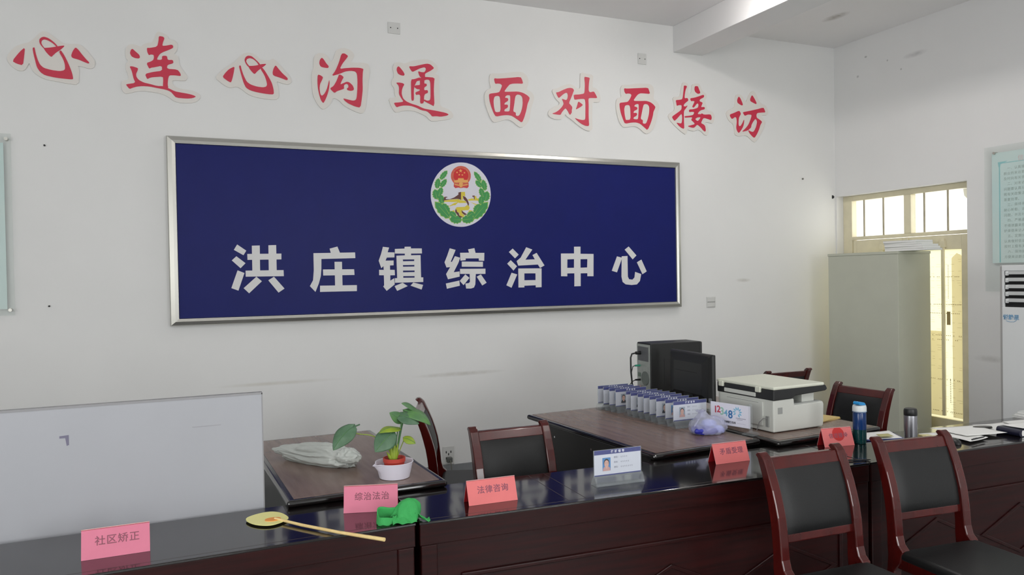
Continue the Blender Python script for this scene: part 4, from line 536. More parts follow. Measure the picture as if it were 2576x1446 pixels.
# ============================================================ BLUE SIGN
s = empty('wall_sign', (2.17, Y1, 1.98), 0, 'large blue sign with white characters and round emblem in a steel frame', 'sign')
sx, sz = 2.17, 1.98
PP = lambda p, t: Vector((p[0], t, p[1]))
MB().box(-2.13, 2.135, -.045, 0, -.625, .635).build('panel', M_BLUE, s)
fr = MB()
ox0, ox1, oz0, oz1 = 0.006 - sx, 4.337 - sx, 1.3155 - sz, 2.649 - sz
ix0, ix1, iz0, iz1 = 0.068 - sx, 4.284 - sx, 1.369 - sz, 2.594 - sz
prof = [(0.0, 0.0), (0.0, -.046), (.10, -.058), (.55, -.062), (.92, -.056), (1.0, -.044)]
loops = []
for t, y in prof:
    a, b, c_, d_ = ox0 + (ix0 - ox0) * t, ox1 + (ix1 - ox1) * t, oz0 + (iz0 - oz0) * t, oz1 + (iz1 - oz1) * t
    loops.append([fr.bm.verts.new(p) for p in ((a, y, c_), (b, y, c_), (b, y, d_), (a, y, d_))])
for A, B in zip(loops, loops[1:]):
    for k in range(4): fr.bm.faces.new((A[k], A[(k + 1) % 4], B[(k + 1) % 4], B[k]))
fr.build('frame', M_STEEL, s)
for ch, polys in SIGNCH:
    g = MB()
    for k, loops in enumerate(polys): g.slab([[(p[0] / 1000 - sx, p[1] / 1000 - sz) for p in l] for l in loops], PP, -.048 - k * .0002, -.044 + k * .0001)
    g.build('character', M_WHITE, s)
E_M = {'disc': mat('emblem_white', (0.85, 0.85, 0.89), .5), 'leaf': mat('emblem_green', (0.22, 0.58, 0.30), .5), 'leafedge': mat('emblem_lime', (0.62, 0.76, 0.34), .5), 'vein': mat('emblem_lime', (0.62, 0.76, 0.34), .5),
       'ring': mat('emblem_rim', (0.80, 0.34, 0.26), .5), 'ringgold': mat('emblem_rim_gold', (0.83, 0.45, 0.32), .5, rgb2=(.78, .33, .26), scale=60), 'redbase': mat('emblem_ribbon', (0.78, 0.22, 0.22), .5), 'red': mat('emblem_red', (0.80, 0.10, 0.12), .5),
       'gold': mat('emblem_gold', (0.90, 0.66, 0.36), .5), 'brown': mat('emblem_brown', (0.37, 0.19, 0.17), .5), 'yellow': mat('emblem_yellow', (0.85, 0.78, 0.24), .5)}
def emb(name, keys, parent, t0):
    g = MB(); ms = []
    for k, (key, t) in enumerate(keys):
        g.mi = k; ms.append(E_M[key])
        for j, loop in enumerate(EMBLEM[key]): g.slab([[(p[0] / 1000 - sx, p[1] / 1000 - sz) for p in loop]], PP, -.0445 + j * .00002, t - j * .00001)
    return g.build(name, ms, parent)
em = emb('emblem', [('disc', -.0465)], s, 0)
emb('wreath', [('leafedge', -.0470), ('leaf', -.0474), ('vein', -.0478)], em, 0)
emb('tower_scene', [('yellow', -.0472), ('brown', -.0476)], em, 0)
emb('crest', [('redbase', -.0469), ('ring', -.0472), ('ringgold', -.0474), ('red', -.0476), ('gold', -.0480)], em, 0)

# ============================================================ WALL FITTINGS
M_PLATE = mat('plate_white', (0.82, 0.82, 0.81), 0.45)
for (x0, x1, z0, z1, lab) in ((1.618, 1.718, 3.551, 3.640, 'white blank electrical plate high on the wall, left of the ceiling beam'),
                              (3.931, 4.020, 3.529, 3.626, 'white blank electrical plate high on the wall just under the ceiling beam')):
    cx, cz = (x0 + x1) / 2, (z0 + z1) / 2
    o = empty('blank_plate', (cx, Y1, cz), 0, lab, 'wall plate', 'blank plates high on the back wall')
    MB().box((x0 - x1) / 2, (x1 - x0) / 2, -.008, 0, (z0 - z1) / 2, (z1 - z0) / 2).build('plate', M_PLATE, o, bevel=.003)
    for q in (-.028, .028): MB().tube([(q, -.007, 0), (q, -.0095, 0)], .0045, 10).build('screw', M_DARK, o)
o = empty('light_switch', (4.708, Y1, 1.348), 0, 'white double rocker light switch right of the blue sign', 'light switch')
MB().box(-.05, .05, -.009, 0, -.05, .05).build('plate', M_PLATE, o, bevel=.003)
for q in (.025, -.023):
    MB().box(-.042, .042, -.013, -.008, q - .02, q + .02).build('rocker', M_PLATE, o, bevel=.003)
MB().box(-.045, .045, -.0095, -.0088, -.0015, .0035).build('gap', M_GREY, o)
o = empty('wall_socket', (2.054, Y1, 0.176), 0, 'white wall socket with a grey plug low on the back wall', 'socket')
MB().box(-.048, .048, -.01, 0, -.07, .075).build('plate', M_PLATE, o, bevel=.003)
hl = MB()
for q in ((-.02, .03), (.02, .03), (-.02, -.02), (.02, -.02), (0, .012)): hl.box(q[0] - .004, q[0] + .004, -.0108, -.0095, q[1] - .009, q[1] + .009)
hl.build('slot', M_DARK, o)
p = MB().box(-.022, .022, -.05, -.0108, -.05, -.008).build('plug', mat('grey_plug', (0.36, 0.37, 0.36), .5), o, bevel=.006)
MB().tube([(0, -.05, -.03), (.004, -.062, -.06), (.008, -.055, -.12), (.004, -.05, -.168)], .005, 8).build('cord', mat('grey_cord', (0.42, 0.42, 0.38), .5), p)
for (x, z, lab) in ((-.735, 2.548, 'dark nail in the wall beside the top of the left glass poster'), (-.731, 1.478, 'dark nail in the wall beside the bottom of the left glass poster')):
    tag(MB().tube([(0, 0, 0), (0, -.012, 0)], .006, 8).build('nail', M_INK, loc=(x, Y1, z)), lab, 'nail')
tag(MB().tube([(0, 0, 0), (0, -.010, 0)], .009, 8).build('nail', mat('nail_grey', (0.45, 0.44, 0.42), .6), loc=(5.868, Y1, 2.557)), 'grey nail in the back wall between the blue sign and the room corner', 'nail')
tag(MB().tube([(0, 0, 0), (-.006, -.004, 0)], .018, 8).build('conduit_end', M_INK, loc=(6.27, Y1 - .001, 2.385)), 'dark stub of pipe in the room corner above the door', 'pipe')

# ============================================================ GLASS POSTERS
M_CYAN = mat('poster_cyan', (0.885, 0.94, 0.93), 0.35, rgb2=(0.845, 0.935, 0.935), scale=1.5)
M_TEAL = mat('poster_teal', (0.58, 0.80, 0.81), 0.4)
M_PTXT = mat('poster_text', (0.63, 0.70, 0.68), 0.6)
M_PTITLE = mat('poster_title', (0.86, 0.77, 0.77), 0.6)
# left poster hangs on the back wall
o = empty('glass_poster', (-1.52, Y1, 2.02), 0, 'glass mounted pale cyan poster at the left edge of the photo', 'poster')
MB().box(-.60, .598, -.032, -.026, -.595, .590).build('glass_pane', M_GLASS, o)
MB().box(-.555, .555, -.0255, -.022, -.553, .530).build('print_sheet', M_CYAN, o)
for q in ((-.57, .555), (.572, .555), (-.57, -.56), (.572, -.56)):
    MB().tube([(q[0], -.0005, q[1]), (q[0], -.04, q[1])], .011, 12).build('standoff_bolt', M_STEEL, o)
# right poster hangs on the right wall and faces -x
o = empty('glass_poster', (X1, 3.93, 2.03), -PI / 2, 'glass mounted pale cyan text poster above the air conditioner', 'poster')
MB().box(-.445, .60, -.032, -.026, -.60, .60).build('glass_pane', M_GLASS, o)
MB().box(-.385, .555, -.0255, -.022, -.365, .545).build('print_sheet', M_CYAN, o)
b = MB()
for q in ((-.325, -.315, -.36, .455), (-.325, .5, .452, .458)): b.box(q[0], q[1], -.0262, -.0254, q[2], q[3])
b.prism([(-.333, .466), (-.25, .468), (-.28, .456), (-.31, .448), (-.318, .41), (-.328, .43)], -.0266, -.0256, 'y')
b.build('border', M_TEAL, o)
text('title', '信访工作制度', .052, M_PTITLE, o, UPRIGHT(-.17, -.0262, .475), 'LEFT')
lines = ['　一、认真接待来信来访', '群众的来访要登记清楚，', '及时向有关领导汇报。', '　二、对来访人员反映的', '问题要认真分析研究，按', '照有关政策法规及时给予', '答复处理。', '　三、接待来访要热情，', '耐心听取、详细记录来访', '问题，并及时办理。', '　四、严格遵守保密规定', '不得泄露来信内容，要保', '护来信来访人的合法权益', '　五、定期分析信访情况', '认真做好信访统计工作，', '按时上报有关部门办理。', '　六、保持接待室内整洁', '方便来访群众办事。']
for i, ln in enumerate(lines):
    text('text_line', ln, .027, M_PTXT, o, UPRIGHT(-.285, -.0262, .405 - i * .0425), 'LEFT', spacing=1.15)
for q in ((-.36, .545), (.57, .545), (.57, -.56)):
    MB().tube([(q[0], -.0005, q[1]), (q[0], -.04, q[1])], .011, 12).build('standoff_bolt', M_STEEL, o)
# ============================================================ COUNTERS
def counter(x, y, rz, L, label, seams=(), depth=.457, joint=True):
    o = empty('counter', (x, y, 0), rz, label, 'counter', 'reception counter units')
    t = MB().box(0, L, 0, depth, .741, .75).build('top', M_TOP, o, bevel=.002)
    MB().box(.004, L - .004, .031, depth - .003, .722, .741).build('top_core', M_DWOOD, o)
    st = MB()
    st.box(.004, L - .004, .030, .0325, .7500, .7503)
    for sx_ in seams: st.box(sx_, sx_ + .003, .034, depth, .7500, .7503)
    st.build('inlay_strip', mat('inlay_line', (0.24, 0.19, 0.18), .25), t)
    MB().box(.002, L - .002, .003, .03, .664, .7408).build('apron', M_DWOOD, o, bevel=.003)
    for a in (.006, L - .066):
        MB().box(a, a + .06, .004, .034, 0, .664).build('front_post', M_DWOOD, o, bevel=.004)
    for a in (.01, L - .035):
        MB().box(a, a + .025, .034, depth - .02, 0, .722).build('side_panel', M_DWOOD, o, bevel=.002)
    fp = MB().box(.06, L - .06, .014, .03, .04, .668).build('front_panel', M_DWOOD, o)
    MB().box(.06, L - .06, .008, .03, 0, .07).build('plinth', M_DWOOD, o, bevel=.003)
    m = MB()
    a, b, z0, z1, wd = .155, L - .155, .12, .545, .018
    for q in ((a, b, z1 - wd, z1), (a, b, z0, z0 + wd), (a, a + wd, z0 + wd, z1 - wd), (b - wd, b, z0 + wd, z1 - wd)):
        m.box(q[0], q[1], .004, .015, q[2], q[3])
    m.build('moulding', M_DWOOD, fp, bevel=.005)
    n = max(1, round((b - a) / .58))
    for i in range(n):
        c = (a + b) / 2 + (i - (n - 1) / 2) * .58
        dm = MB()
        hw, hh, cz, k = .285, .128, .315, .018
        outer = [(c - hw, cz), (c, cz - hh), (c + hw, cz), (c, cz + hh)]
        inner = [(c - hw + k * 2.2, cz), (c, cz - hh + k), (c + hw - k * 2.2, cz), (c, cz + hh - k)]
        dm.slab([outer, inner], lambda p, t: Vector((p[0], t, p[1])), .007, .015)
        dm.build('diamond_bead', M_DWOOD, fp, bevel=.003)
    MB().box(.035, L - .035, .034, .23, .36, .378).build('inner_shelf', M_DWOOD, o)
    return o
counter(-1.312, 2.612, math.radians(1.5), 2.10, 'dark red counter unit at the left, under the straw-handled fan and the pink-lit red card')
counter(.800, 2.664, math.radians(-2.7), 2.09, 'long middle dark red counter unit with diamond beading, holding the portrait name stand', seams=(.60, .675, 1.83))
counter(2.897, 2.5655, math.radians(-1.85), 2.0, 'dark red counter unit at the right, under the bottle and loose papers', seams=(.74,))

# ============================================================ PARTITION BOARD
o = empty('partition_board', (-.53, 3.15, 0), 0, 'tall plain grey partition board standing behind the left counter', 'partition')
MB().box(-.86, .85, -.012, .012, .02, 1.185).build('board', mat('board_grey', (0.665, 0.672, 0.695), .5, var=.015, scale=3), o)
e = MB()
e.box(-.862, .852, -.0135, .0135, 1.184, 1.192); e.box(.849, .853, -.0135, .0135, .02, 1.19); e.box(-.864, -.86, -.0135, .0135, .02, 1.19)
e.build('edge_strip', mat('board_edge', (0.58, 0.58, 0.59), .5), o)
for q in (-.7, .7): MB().box(q - .03, q + .03, -.014, .16, 0, .03).build('foot', M_GREY, o, bevel=.004)
MB().prism([(.168, -.052 + 1.14), (.197, -.050 + 1.14), (.197, -.085 + 1.14), (.190, -.088 + 1.14), (.186, -.060 + 1.14), (.168, -.060 + 1.14)], -.0127, -.0115, 'y').build('scuff_mark', mat('scuff_purple', (0.46, 0.45, 0.53), .7), o)
MB().box(.60, .70, -.0127, -.0115, 1.078, 1.081).build('scratch', mat('scratch_grey', (0.61, 0.61, 0.63), .6), o)

# ============================================================ DESKS
K, DH = .979, .780
def desk(x, y, rz, w, l, label, h=.780, modesty_left=True, knobs=True):
    o = empty('desk', (x, y, 0), rz, label, 'desk', 'brown topped office desks behind the counter')
    t = MB().box(0, w, 0, l, h - .029, h - .0015).build('top', M_EDGE, o, bevel=.0125, bseg=4)
    MB().box(.028, w - .028, .028, l - .028, h - .004, h).build('veneer', M_DESKTOP, t)
    for a in (.10, l - .10):
        MB().box(.06, w - .06, a, a + .03, 0, h - .029).build('end_panel', M_DESKSIDE, o, bevel=.003)
    xx = .055 if modesty_left else w - .075
    mp = MB().box(xx, xx + .02, .10, l - .10, .36, h - .029).build('modesty_panel', M_DESKSIDE, o)
    for q in (.25, .62, l - .25):
        MB().tube([(xx + .001, q, h - .10), (xx - .004, q, h - .10)], .006, 8).build('screw_cap', M_CHROME, mp)
    dx = w - .42
    for k in range(2):
        dr = MB().box(dx, dx + .36, .11, .50, h - .19 - k * .15, h - .05 - k * .15).build('drawer', M_DESKSIDE, o, bevel=.004)
        MB().tube([(dx + .365, .26, h - .13 - k * .15), (dx + .38, .26, h - .13 - k * .15), (dx + .38, .35, h - .13 - k * .15), (dx + .365, .35, h - .13 - k * .15)], .005, 8).build('handle', M_CHROME, dr)
    return o
desk(.405 * K, 3.118 * K, math.radians(1.2), .650, 1.24, 'brown topped desk at the left under the plant and the white bag')
desk(2.100 * K, 3.114 * K, math.radians(3.4), .672, 1.26, 'brown topped desk in the middle under the row of name stands')
desk(2.812 * K, 3.058 * K, math.radians(3.0), .75, 1.31, 'brown topped desk at the right under the printer')

# ============================================================ CHAIRS
def stile_y(z):
    P_ = [(0, .250), (.25, .228), (.42, .212), (.52, .212), (.60, .218), (.68, .231), (.76, .253), (.83, .279), (.875, .299), (.90, .311)]
    for (a, ya), (b, yb) in zip(P_, P_[1:]):
        if z <= b:
            t = (z - a) / (b - a)
            return ya + (yb - ya) * t
    return P_[-1][1]
def make_chair(label, group):
    o = empty('wooden_chair', (0, 0, 0), 0, label, 'chair', group)
    zs = [0, .12, .25, .36, .42, .47, .52, .57, .62, .67, .72, .77, .82, .855, .88]
    for sgn in (-1, 1):
        fr_, bk_ = [], []
        for z in zs:
            th = .040 if z < .45 else .050 - .012 * max(0, (z - .7) / .2)
            fr_.append((stile_y(z) - th * .55, z)); bk_.append((stile_y(z) + th * .45, z))
        top = [(stile_y(.89) - .014, .893), (stile_y(.9) - .004, .903), (stile_y(.9) + .012, .902), (stile_y(.9) + .022, .892)]
        # the stile flares forward where it meets the seat rail
        fr_ = [p for p in fr_]
        k = zs.index(.47)
        fr_ = fr_[:k - 1] + [(.165, .40), (.150, .455), (.172, .475), (.183, .51)] + fr_[k + 2:]
        pts = fr_ + top + bk_[::-1]
        x = sgn * .188
        MB().prism(pts, x - .021, x + .021, 'x').build('rear_leg', M_WOOD, o, bevel=.011, bseg=3)
        MB().prism([(-.215, 0), (-.18, 0), (-.172, .40), (-.22, .40)], x - .019, x + .019, 'x').build('front_leg', M_WOOD, o, bevel=.006)
        MB().box(x - .015, x + .015, -.20, .19, .375, .428).build('side_rail', M_WOOD, o, bevel=.006)
        MB().box(x - .010, x + .010, -.19, .21, .15, .178).build('stretcher', M_WOOD, o, bevel=.004)
    MB().box(-.175, .175, -.215, -.19, .375, .428).build('front_rail', M_WOOD, o, bevel=.006)
    def slatpts(z0, z1, th, n=6, off=0.0):
        f = [(stile_y(z0 + (z1 - z0) * i / n) - th / 2 + off, z0 + (z1 - z0) * i / n) for i in range(n + 1)]
        b = [(stile_y(z0 + (z1 - z0) * i / n) + th / 2 + off, z0 + (z1 - z0) * i / n) for i in range(n + 1)]
        return f + b[::-1]
    MB().prism(slatpts(.836, .882, .026), -.172, .172, 'x').build('top_rail', M_WOOD, o, bevel=.006)
    MB().prism(slatpts(.565, .600, .024, 3), -.172, .172, 'x').build('lower_rail', M_WOOD, o, bevel=.005)
    pad = MB()
    def pf(u, v, s):
        z = .598 + .241 * v
        e = (1 - (2 * u - 1) ** 6) * (1 - (2 * v - 1) ** 8)
        return Vector((-.170 + .340 * u, stile_y(z) + s * (.012 + .014 * e), z))
    nu, nv = 14, 12
    g = {}
    for s_ in (-1, 1):
        for i in range(nu + 1):
            for j in range(nv + 1): g[s_, i, j] = pad.bm.verts.new(pf(i / nu, j / nv, s_))
    for s_ in (-1, 1):
        for i in range(nu):
            for j in range(nv): pad.bm.faces.new((g[s_, i, j], g[s_, i + 1, j], g[s_, i + 1, j + 1], g[s_, i, j + 1]))
    for i in range(nu):
        for j in (0, nv): pad.bm.faces.new((g[-1, i, j], g[-1, i + 1, j], g[1, i + 1, j], g[1, i, j]))
    for j in range(nv):
        for i in (0, nu): pad.bm.faces.new((g[-1, i, j], g[-1, i, j + 1], g[1, i, j + 1], g[1, i, j]))
    pad.build('backrest', M_LEATHER, o, smooth=True)
    seat = MB().box(-.208, .208, -.235, .175, .412, .456).build('seat', M_LEATHER, o, bevel=.02, bseg=4, smooth=True)
    return o
chair0 = make_chair('left of the two chairs before the counter, red wood with black back', 'red wood chairs with black leather')
def place(o, x, y, rz, label=None):
    o.location = (x, y, 0); o.rotation_euler = (0, 0, rz)
    if label: o['label'] = label
    return o
place(chair0, 2.335, 2.12, math.radians(-2))
place(copy_tree(chair0), 2.945, 2.115, math.radians(-5), 'front wooden chair with black back before the steel flask, its black seat in view')
place(copy_tree(chair0), 1.505, 3.185, math.radians(-1), 'wooden chair behind the counter, between the plant desk and the stands desk')
place(copy_tree(chair0), 1.592, 4.236, math.radians(69), 'wooden chair seen edge-on just right of the potted plant')
place(copy_tree(chair0), 4.19, 4.745, math.radians(178), 'wooden chair showing its dark back behind the printer')
place(copy_tree(chair0), 3.69, 3.572, math.radians(-86), 'wooden chair turned sideways behind the blue bottle, before the cabinet')

# ============================================================ FILING CABINET, BOOKLETS
M_CAB = mat('cabinet_grey_green', (0.74, 0.75, 0.69), .5, var=.02, scale=4, bump=.04)
o = empty('filing_cabinet', (5.865, 4.885, 0), 0, 'tall grey-green steel cabinet standing across the glazed door', 'cabinet')
MB().box(0, .405, 0, .79, .06, 1.765).build('body', M_CAB, o, bevel=.004)
MB().box(-.004, .409, -.004, .794, 1.765, 1.789).build('top_lip', M_CAB, o, bevel=.003)
MB().box(.01, .395, .01, .78, 0, .06).build('plinth', M_CAB, o)
for k in range(2):
    dd = MB().box(.405, .418, .01 + k * .388, .392 + k * .388, .08, 1.75).build('door', M_CAB, o, bevel=.003)
    MB().box(.418, .43, .36 + k * .05, .375 + k * .05, .85, .97).build('handle', M_CHROME, dd, bevel=.002)
bl = ['undermost booklet of the stack on the grey-green cabinet', 'second booklet from the bottom of the stack on the cabinet', 'middle booklet of the stack on the cabinet',
      'second booklet from the top of the stack on the cabinet', 'topmost booklet of the stack on the grey-green cabinet']
for i, (x, y, rz, w_, l_) in enumerate(((5.985, 4.83, 2, .21, .40), (5.990, 4.845, -1, .21, .39), (5.985, 4.85, 1, .21, .37), (5.99, 4.885, -3, .20, .34), (5.985, 4.885, 0, .20, .34))):
    z = 1.789 + i * .0185
    t = empty('booklet', (x, y, z), math.radians(rz), bl[i], 'booklet', 'booklets on the cabinet')
    MB().box(-w_ / 2, w_ / 2, -l_ / 2, l_ / 2, .001, .0172).build('pages', M_PAPER, t)
    MB().box(-w_ / 2 - .002, w_ / 2 + .002, -l_ / 2 - .002, l_ / 2 + .002, .0172, .0183).build('cover', mat('booklet_cover', (0.86, 0.87, 0.84), .5), t)
    MB().box(-w_ / 2 - .002, w_ / 2 + .002, -l_ / 2 - .002, l_ / 2 + .002, 0, .001).build('back_cover', mat('booklet_back', (0.70, 0.72, 0.68), .5), t)

# ============================================================ AIR CONDITIONER
M_AC = mat('ac_white', (0.86, 0.87, 0.87), .4)
o = empty('air_conditioner', (5.60, 3.525, 0), math.radians(-90), 'white standing air conditioner with dark louvres at the right edge', 'air conditioner')
b = MB()
b.box(-.285, .285, .02, .33, 0, 1.645)
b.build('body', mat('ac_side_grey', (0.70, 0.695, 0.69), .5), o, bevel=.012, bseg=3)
fp = MB()
fp.box(-.252, .252, 0, .021, .0, 1.338); fp.box(-.252, .252, 0, .021, 1.602, 1.643)
fp.box(-.252, -.235, 0, .021, 1.338, 1.602); fp.box(.235, .252, 0, .021, 1.338, 1.602)
fp.build('front_panel', M_AC, o, bevel=.003)
MB().box(-.236, .236, .012, .0205, 1.338, 1.602).build('outlet_recess', M_DARK, o)
for i in range(5):
    z = 1.578 - i * .0502
    lv_ = MB().prism([(.0115, z + .020), (.0115, z + .024), (.006, z + .024), (-.004, z + .002), (-.004, z - .002), (.001, z - .002)], -.215, .234, 'x').build('louvre', mat('louvre_grey', (0.72, 0.73, 0.73), .4), o)
    MB().box(-.226, -.205, -.003, .011, z - .010, z + .022).build('louvre_clip', M_AC, lv_, bevel=.004)
text('logo', '悦静星', .040, mat('logo_blue', (0.45, 0.62, 0.75), .5), o, UPRIGHT(-.185, -.0008, 1.262), 'CENTER', bold=.001)
MB().tube([(-.222, -.0005, 1.238), (-.195, -.0005, 1.230), (-.165, -.0005, 1.231), (-.145, -.0005, 1.243)], .002, 6).build('logo_swoosh', MATS['logo_blue'], o)
MB().box(-.04, .12, -.004, .004, 1.05, 1.226).build('display', mat('display_grey', (0.60, 0.60, 0.61), .35), o, bevel=.002)
# ============================================================ RED CARD TENTS
def tent(x, y, rz, w_, body, rgb, label, d_=.062, h=.088, seal=False, tsize=.031):
    key = 'card_%d%d%d' % tuple(int(c * 100) for c in rgb)
    mo = mat(key, rgb, .6, var=.02, scale=20)
    mi = mat('card_crimson', (0.62, 0.05, 0.10), .6)
    o = empty('name_tent', (x, y, .75), rz, label, 'name card', 'folded red name cards on the counter')
    T_ = .0016
    def panel(s):
        m = MB()
        # outer skin, white core edge, inner skin: three thin layers of the folded card
        n = Vector((0, s * h, d_ / 2)).normalized()
        for k, (a, b) in enumerate(((0, .0006), (.0006, .0013), (.0013, .0018))):
            m.mi = k
            q = [Vector((-w_ / 2, s * d_ / 2, 0)), Vector((w_ / 2, s * d_ / 2, 0)), Vector((w_ / 2, 0, h)), Vector((-w_ / 2, 0, h))]
            lo = [m.bm.verts.new(p - n * a + (Vector((0, 0, .0005)))) for p in q]; hi = [m.bm.verts.new(p - n * b + Vector((0, 0, .0005))) for p in q]
            fs = [m.bm.faces.new(lo), m.bm.faces.new(hi[::-1])]
            for i in range(4): fs.append(m.bm.faces.new((lo[i], hi[i], hi[(i + 1) % 4], lo[(i + 1) % 4])))
            m._m(fs)
        return m
    f = panel(-1).build('front_panel', [mo, M_PAPER, mi], o)
    panel(1).build('back_panel', [mo, M_PAPER, mi], o)
    MB().box(-w_ / 2, w_ / 2, -.0016, .0016, h - .0008, h + .0012).build('fold_edge', mat('card_fold', (0.90, 0.70, 0.70), .6), o)
    yd = Vector((0, d_ / 2, h)).normalized()
    c = Vector((.004, -d_ / 2, 0)) + yd * (h * .60)
    nn = Vector((0, -h, d_ / 2)).normalized()
    M = frame_M(c + nn * .0006, (1, 0, 0), yd)
    if seal:
        sm = mat('seal_red', (0.76, 0.16, 0.16), .6)
        g = MB(); g.slab([[(.034 * math.cos(a * PI / 16), .034 * math.sin(a * PI / 16)) for a in range(32)]], lambda p, t: (M @ Vector((p[0] + .002, p[1] + .008, t))), -.0003, 0)
        g.build('seal', sm, f)
    text('lettering', body, tsize, mat('faded_ink', tuple(c_ * .66 for c_ in rgb), .7), f, M, spacing=1.12, bold=.0004)
    return o
PINK_CAST, RED = (0.84, 0.475, 0.575), (0.88, 0.46, 0.46)  # first colour: red card with the pinkish cast of the light painted in
tent(-.172, 2.812, math.radians(1), .197, '社区矫正', PINK_CAST, 'red folded name card with painted pink light, far left of the counter')
tent(.683, 2.900, math.radians(-17), .200, '综治法治', PINK_CAST, 'red folded name card with painted pink light, beside the crumpled green cap', h=.094)
tent(1.130, 2.800, math.radians(-2), .200, '法律咨询', RED, 'red folded name card before the chair behind the counter', d_=.064)
tent(2.356, 2.886, math.radians(-2), .188, '矛盾受理', RED, 'red folded name card between the portrait stand and the front chairs')
tent(3.040, 2.906, math.radians(-9), .172, '信访接待', RED, 'red folded name card with a round seal beside the blue bottle', seal=True, tsize=.026)

# ============================================================ ACRYLIC NAME STANDS
M_BAND = mat('band_blue', (0.15, 0.18, 0.50), .4)
M_CARD = mat('card_white', (0.90, 0.90, 0.95), .5)
M_SKIN = mat('photo_skin', (0.86, 0.68, 0.62), .6)
M_HAIR = mat('photo_hair', (0.08, 0.07, 0.09), .6)
M_PBLUE = mat('photo_blue', (0.26, 0.52, 0.76), .6)
M_PGREY = mat('photo_grey', (0.62, 0.66, 0.72), .6)
M_SUIT = mat('photo_suit', (0.10, 0.10, 0.15), .6)
M_SHIRT = mat('photo_shirt', (0.80, 0.62, 0.60), .6)
M_TXT = mat('small_print', (0.50, 0.50, 0.58), .6)
def make_stand(label, group, bgm, clothes):
    o = empty('name_stand', (0, 0, 0), 0, label, 'name stand', group)
    MB().box(-.113, .113, -.0022, -.0010, .030, .146).build('acrylic_front', M_ACRYLIC, o)
    MB().box(-.113, .113, .0012, .0024, .030, .146).build('acrylic_back', M_ACRYLIC, o)
    b = MB()
    b.prism([(-.0265, .0005), (-.0245, .0005), (-.009, .034), (-.009, .040), (-.0115, .040)], -.113, .113, 'x')
    b.prism([(.0275, .0005), (.0255, .0005), (.008, .030), (.0024, .030), (.0024, .033), (.010, .033)], -.113, .113, 'x')
    b.box(-.113, .113, -.027, .028, .0002, .0022)
    b.box(-.113, .113, -.027, -.025, .0022, .010)
    b.build('acrylic_foot', M_ACRYLIC, o)
    c = MB().box(-.110, .110, -.0009, .0009, .038, .144).build('card', M_CARD, o)
    hb = MB().box(-.110, .110, -.00105, -.0008, .126, .144).build('header_band', M_BAND, c)
    MB().box(-.110, .110, -.00105, -.0008, .038, .0425).build('footer_band', M_BAND, c)
    text('header_text', '值班领导', .0125, M_CARD, c, UPRIGHT(.0, -.00125, .1345), spacing=1.75, bold=.0003)
    p = MB()
    def pol(mi, pts, t): p.mi = mi; p.slab([pts], lambda q, tt: Vector((q[0], tt, q[1])), -.0008, t)
    px, pz, w_, h_ = -.072, .057, .038, .055
    E_ = lambda cx, cz, rx, rz, n=20: [(cx + rx * math.cos(2 * PI * i / n), cz + rz * math.sin(2 * PI * i / n)) for i in range(n)]
    pol(0, [(px, pz), (px + w_, pz), (px + w_, pz + h_), (px, pz + h_)], -.00105)
    cx = px + w_ / 2
    pol(1, [(px + .001, pz), (px + w_ - .001, pz), (px + w_ - .003, pz + .012), (cx + .006, pz + .020), (cx - .006, pz + .020), (px + .003, pz + .012)], -.00115)
    pol(2, E_(cx, pz + .034, .0125, .0165), -.00120)
    pol(3, E_(cx, pz + .030, .0105, .0145), -.00128)
    pol(3, [(cx - .005, pz + .010), (cx + .005, pz + .010), (cx + .004, pz + .022), (cx - .004, pz + .022)], -.00122)
    pol(2, E_(cx - .0042, pz + .033, .0016, .0009, 8), -.00134); pol(2, E_(cx + .0042, pz + .033, .0016, .0009, 8), -.00134)
    pol(4, E_(cx, pz + .0225, .0032, .001, 8), -.00134)
    p.build('photo', [bgm, clothes, M_HAIR, M_SKIN, M_SHIRT], c)
    for k, (lab, tail) in enumerate((('姓名：', .026), ('职务：', .036), ('单位：', .058))):
        z = .110 - k * .0205
        text('text_line', lab, .0088, M_TXT, c, UPRIGHT(-.018, -.00125, z), 'LEFT')
        g = MB(); x = .014; rr = random.Random(k)
        while x < .014 + tail:
            g.box(x, x + .0055, -.0012, -.0008, z - .0006, z + .0004); g.box(x + .001, x + .004, -.0012, -.0008, z + .0014, z + .0026); g.box(x + .0015, x + .0045, -.0012, -.0008, z - .003, z - .002)
            x += .0085
        g.build('small_print', M_TXT, c)
    return o
st0 = make_stand('clear name stand with a blue-backed portrait on the counter edge', 'name stands', M_PBLUE, M_SHIRT)
st0.location = (1.703, 2.796, .75); st0.rotation_euler = (0, 0, math.radians(-2.5))
protos = [make_stand('', 'row of clear name stands on the middle desk', M_PGREY, M_SUIT), make_stand('', 'row of clear name stands on the middle desk', M_PBLUE, M_SHIRT), make_stand('', 'row of clear name stands on the middle desk', M_PGREY, M_SHIRT)]
ST = [(2.510, 4.350), (2.516, 4.291), (2.524, 4.232), (2.532, 4.172), (2.537, 4.058), (2.534, 4.000), (2.546, 3.942), (2.550, 3.884), (2.550, 3.824), (2.545, 3.748), (2.555, 3.672), (2.553, 3.594)]
ORD = ['farthest clear name stand of the row, nearest the computer tower', 'second name stand from the far end of the row on the middle desk', 'third name stand from the far end of the row on the middle desk',
       'fourth name stand from the far end, its dark suited portrait in full view', 'fifth name stand from the far end, just after the gap in the row', 'sixth name stand from the far end of the row on the middle desk',
       'sixth name stand from the near end of the row on the middle desk', 'fifth name stand from the near end of the row on the middle desk', 'fourth name stand from the near end of the row on the middle desk',
       'third name stand from the near end of the row on the middle desk', 'second name stand from the near end of the row on the middle desk', 'nearest name stand of the row, touching the bag of blue things']
used = set()
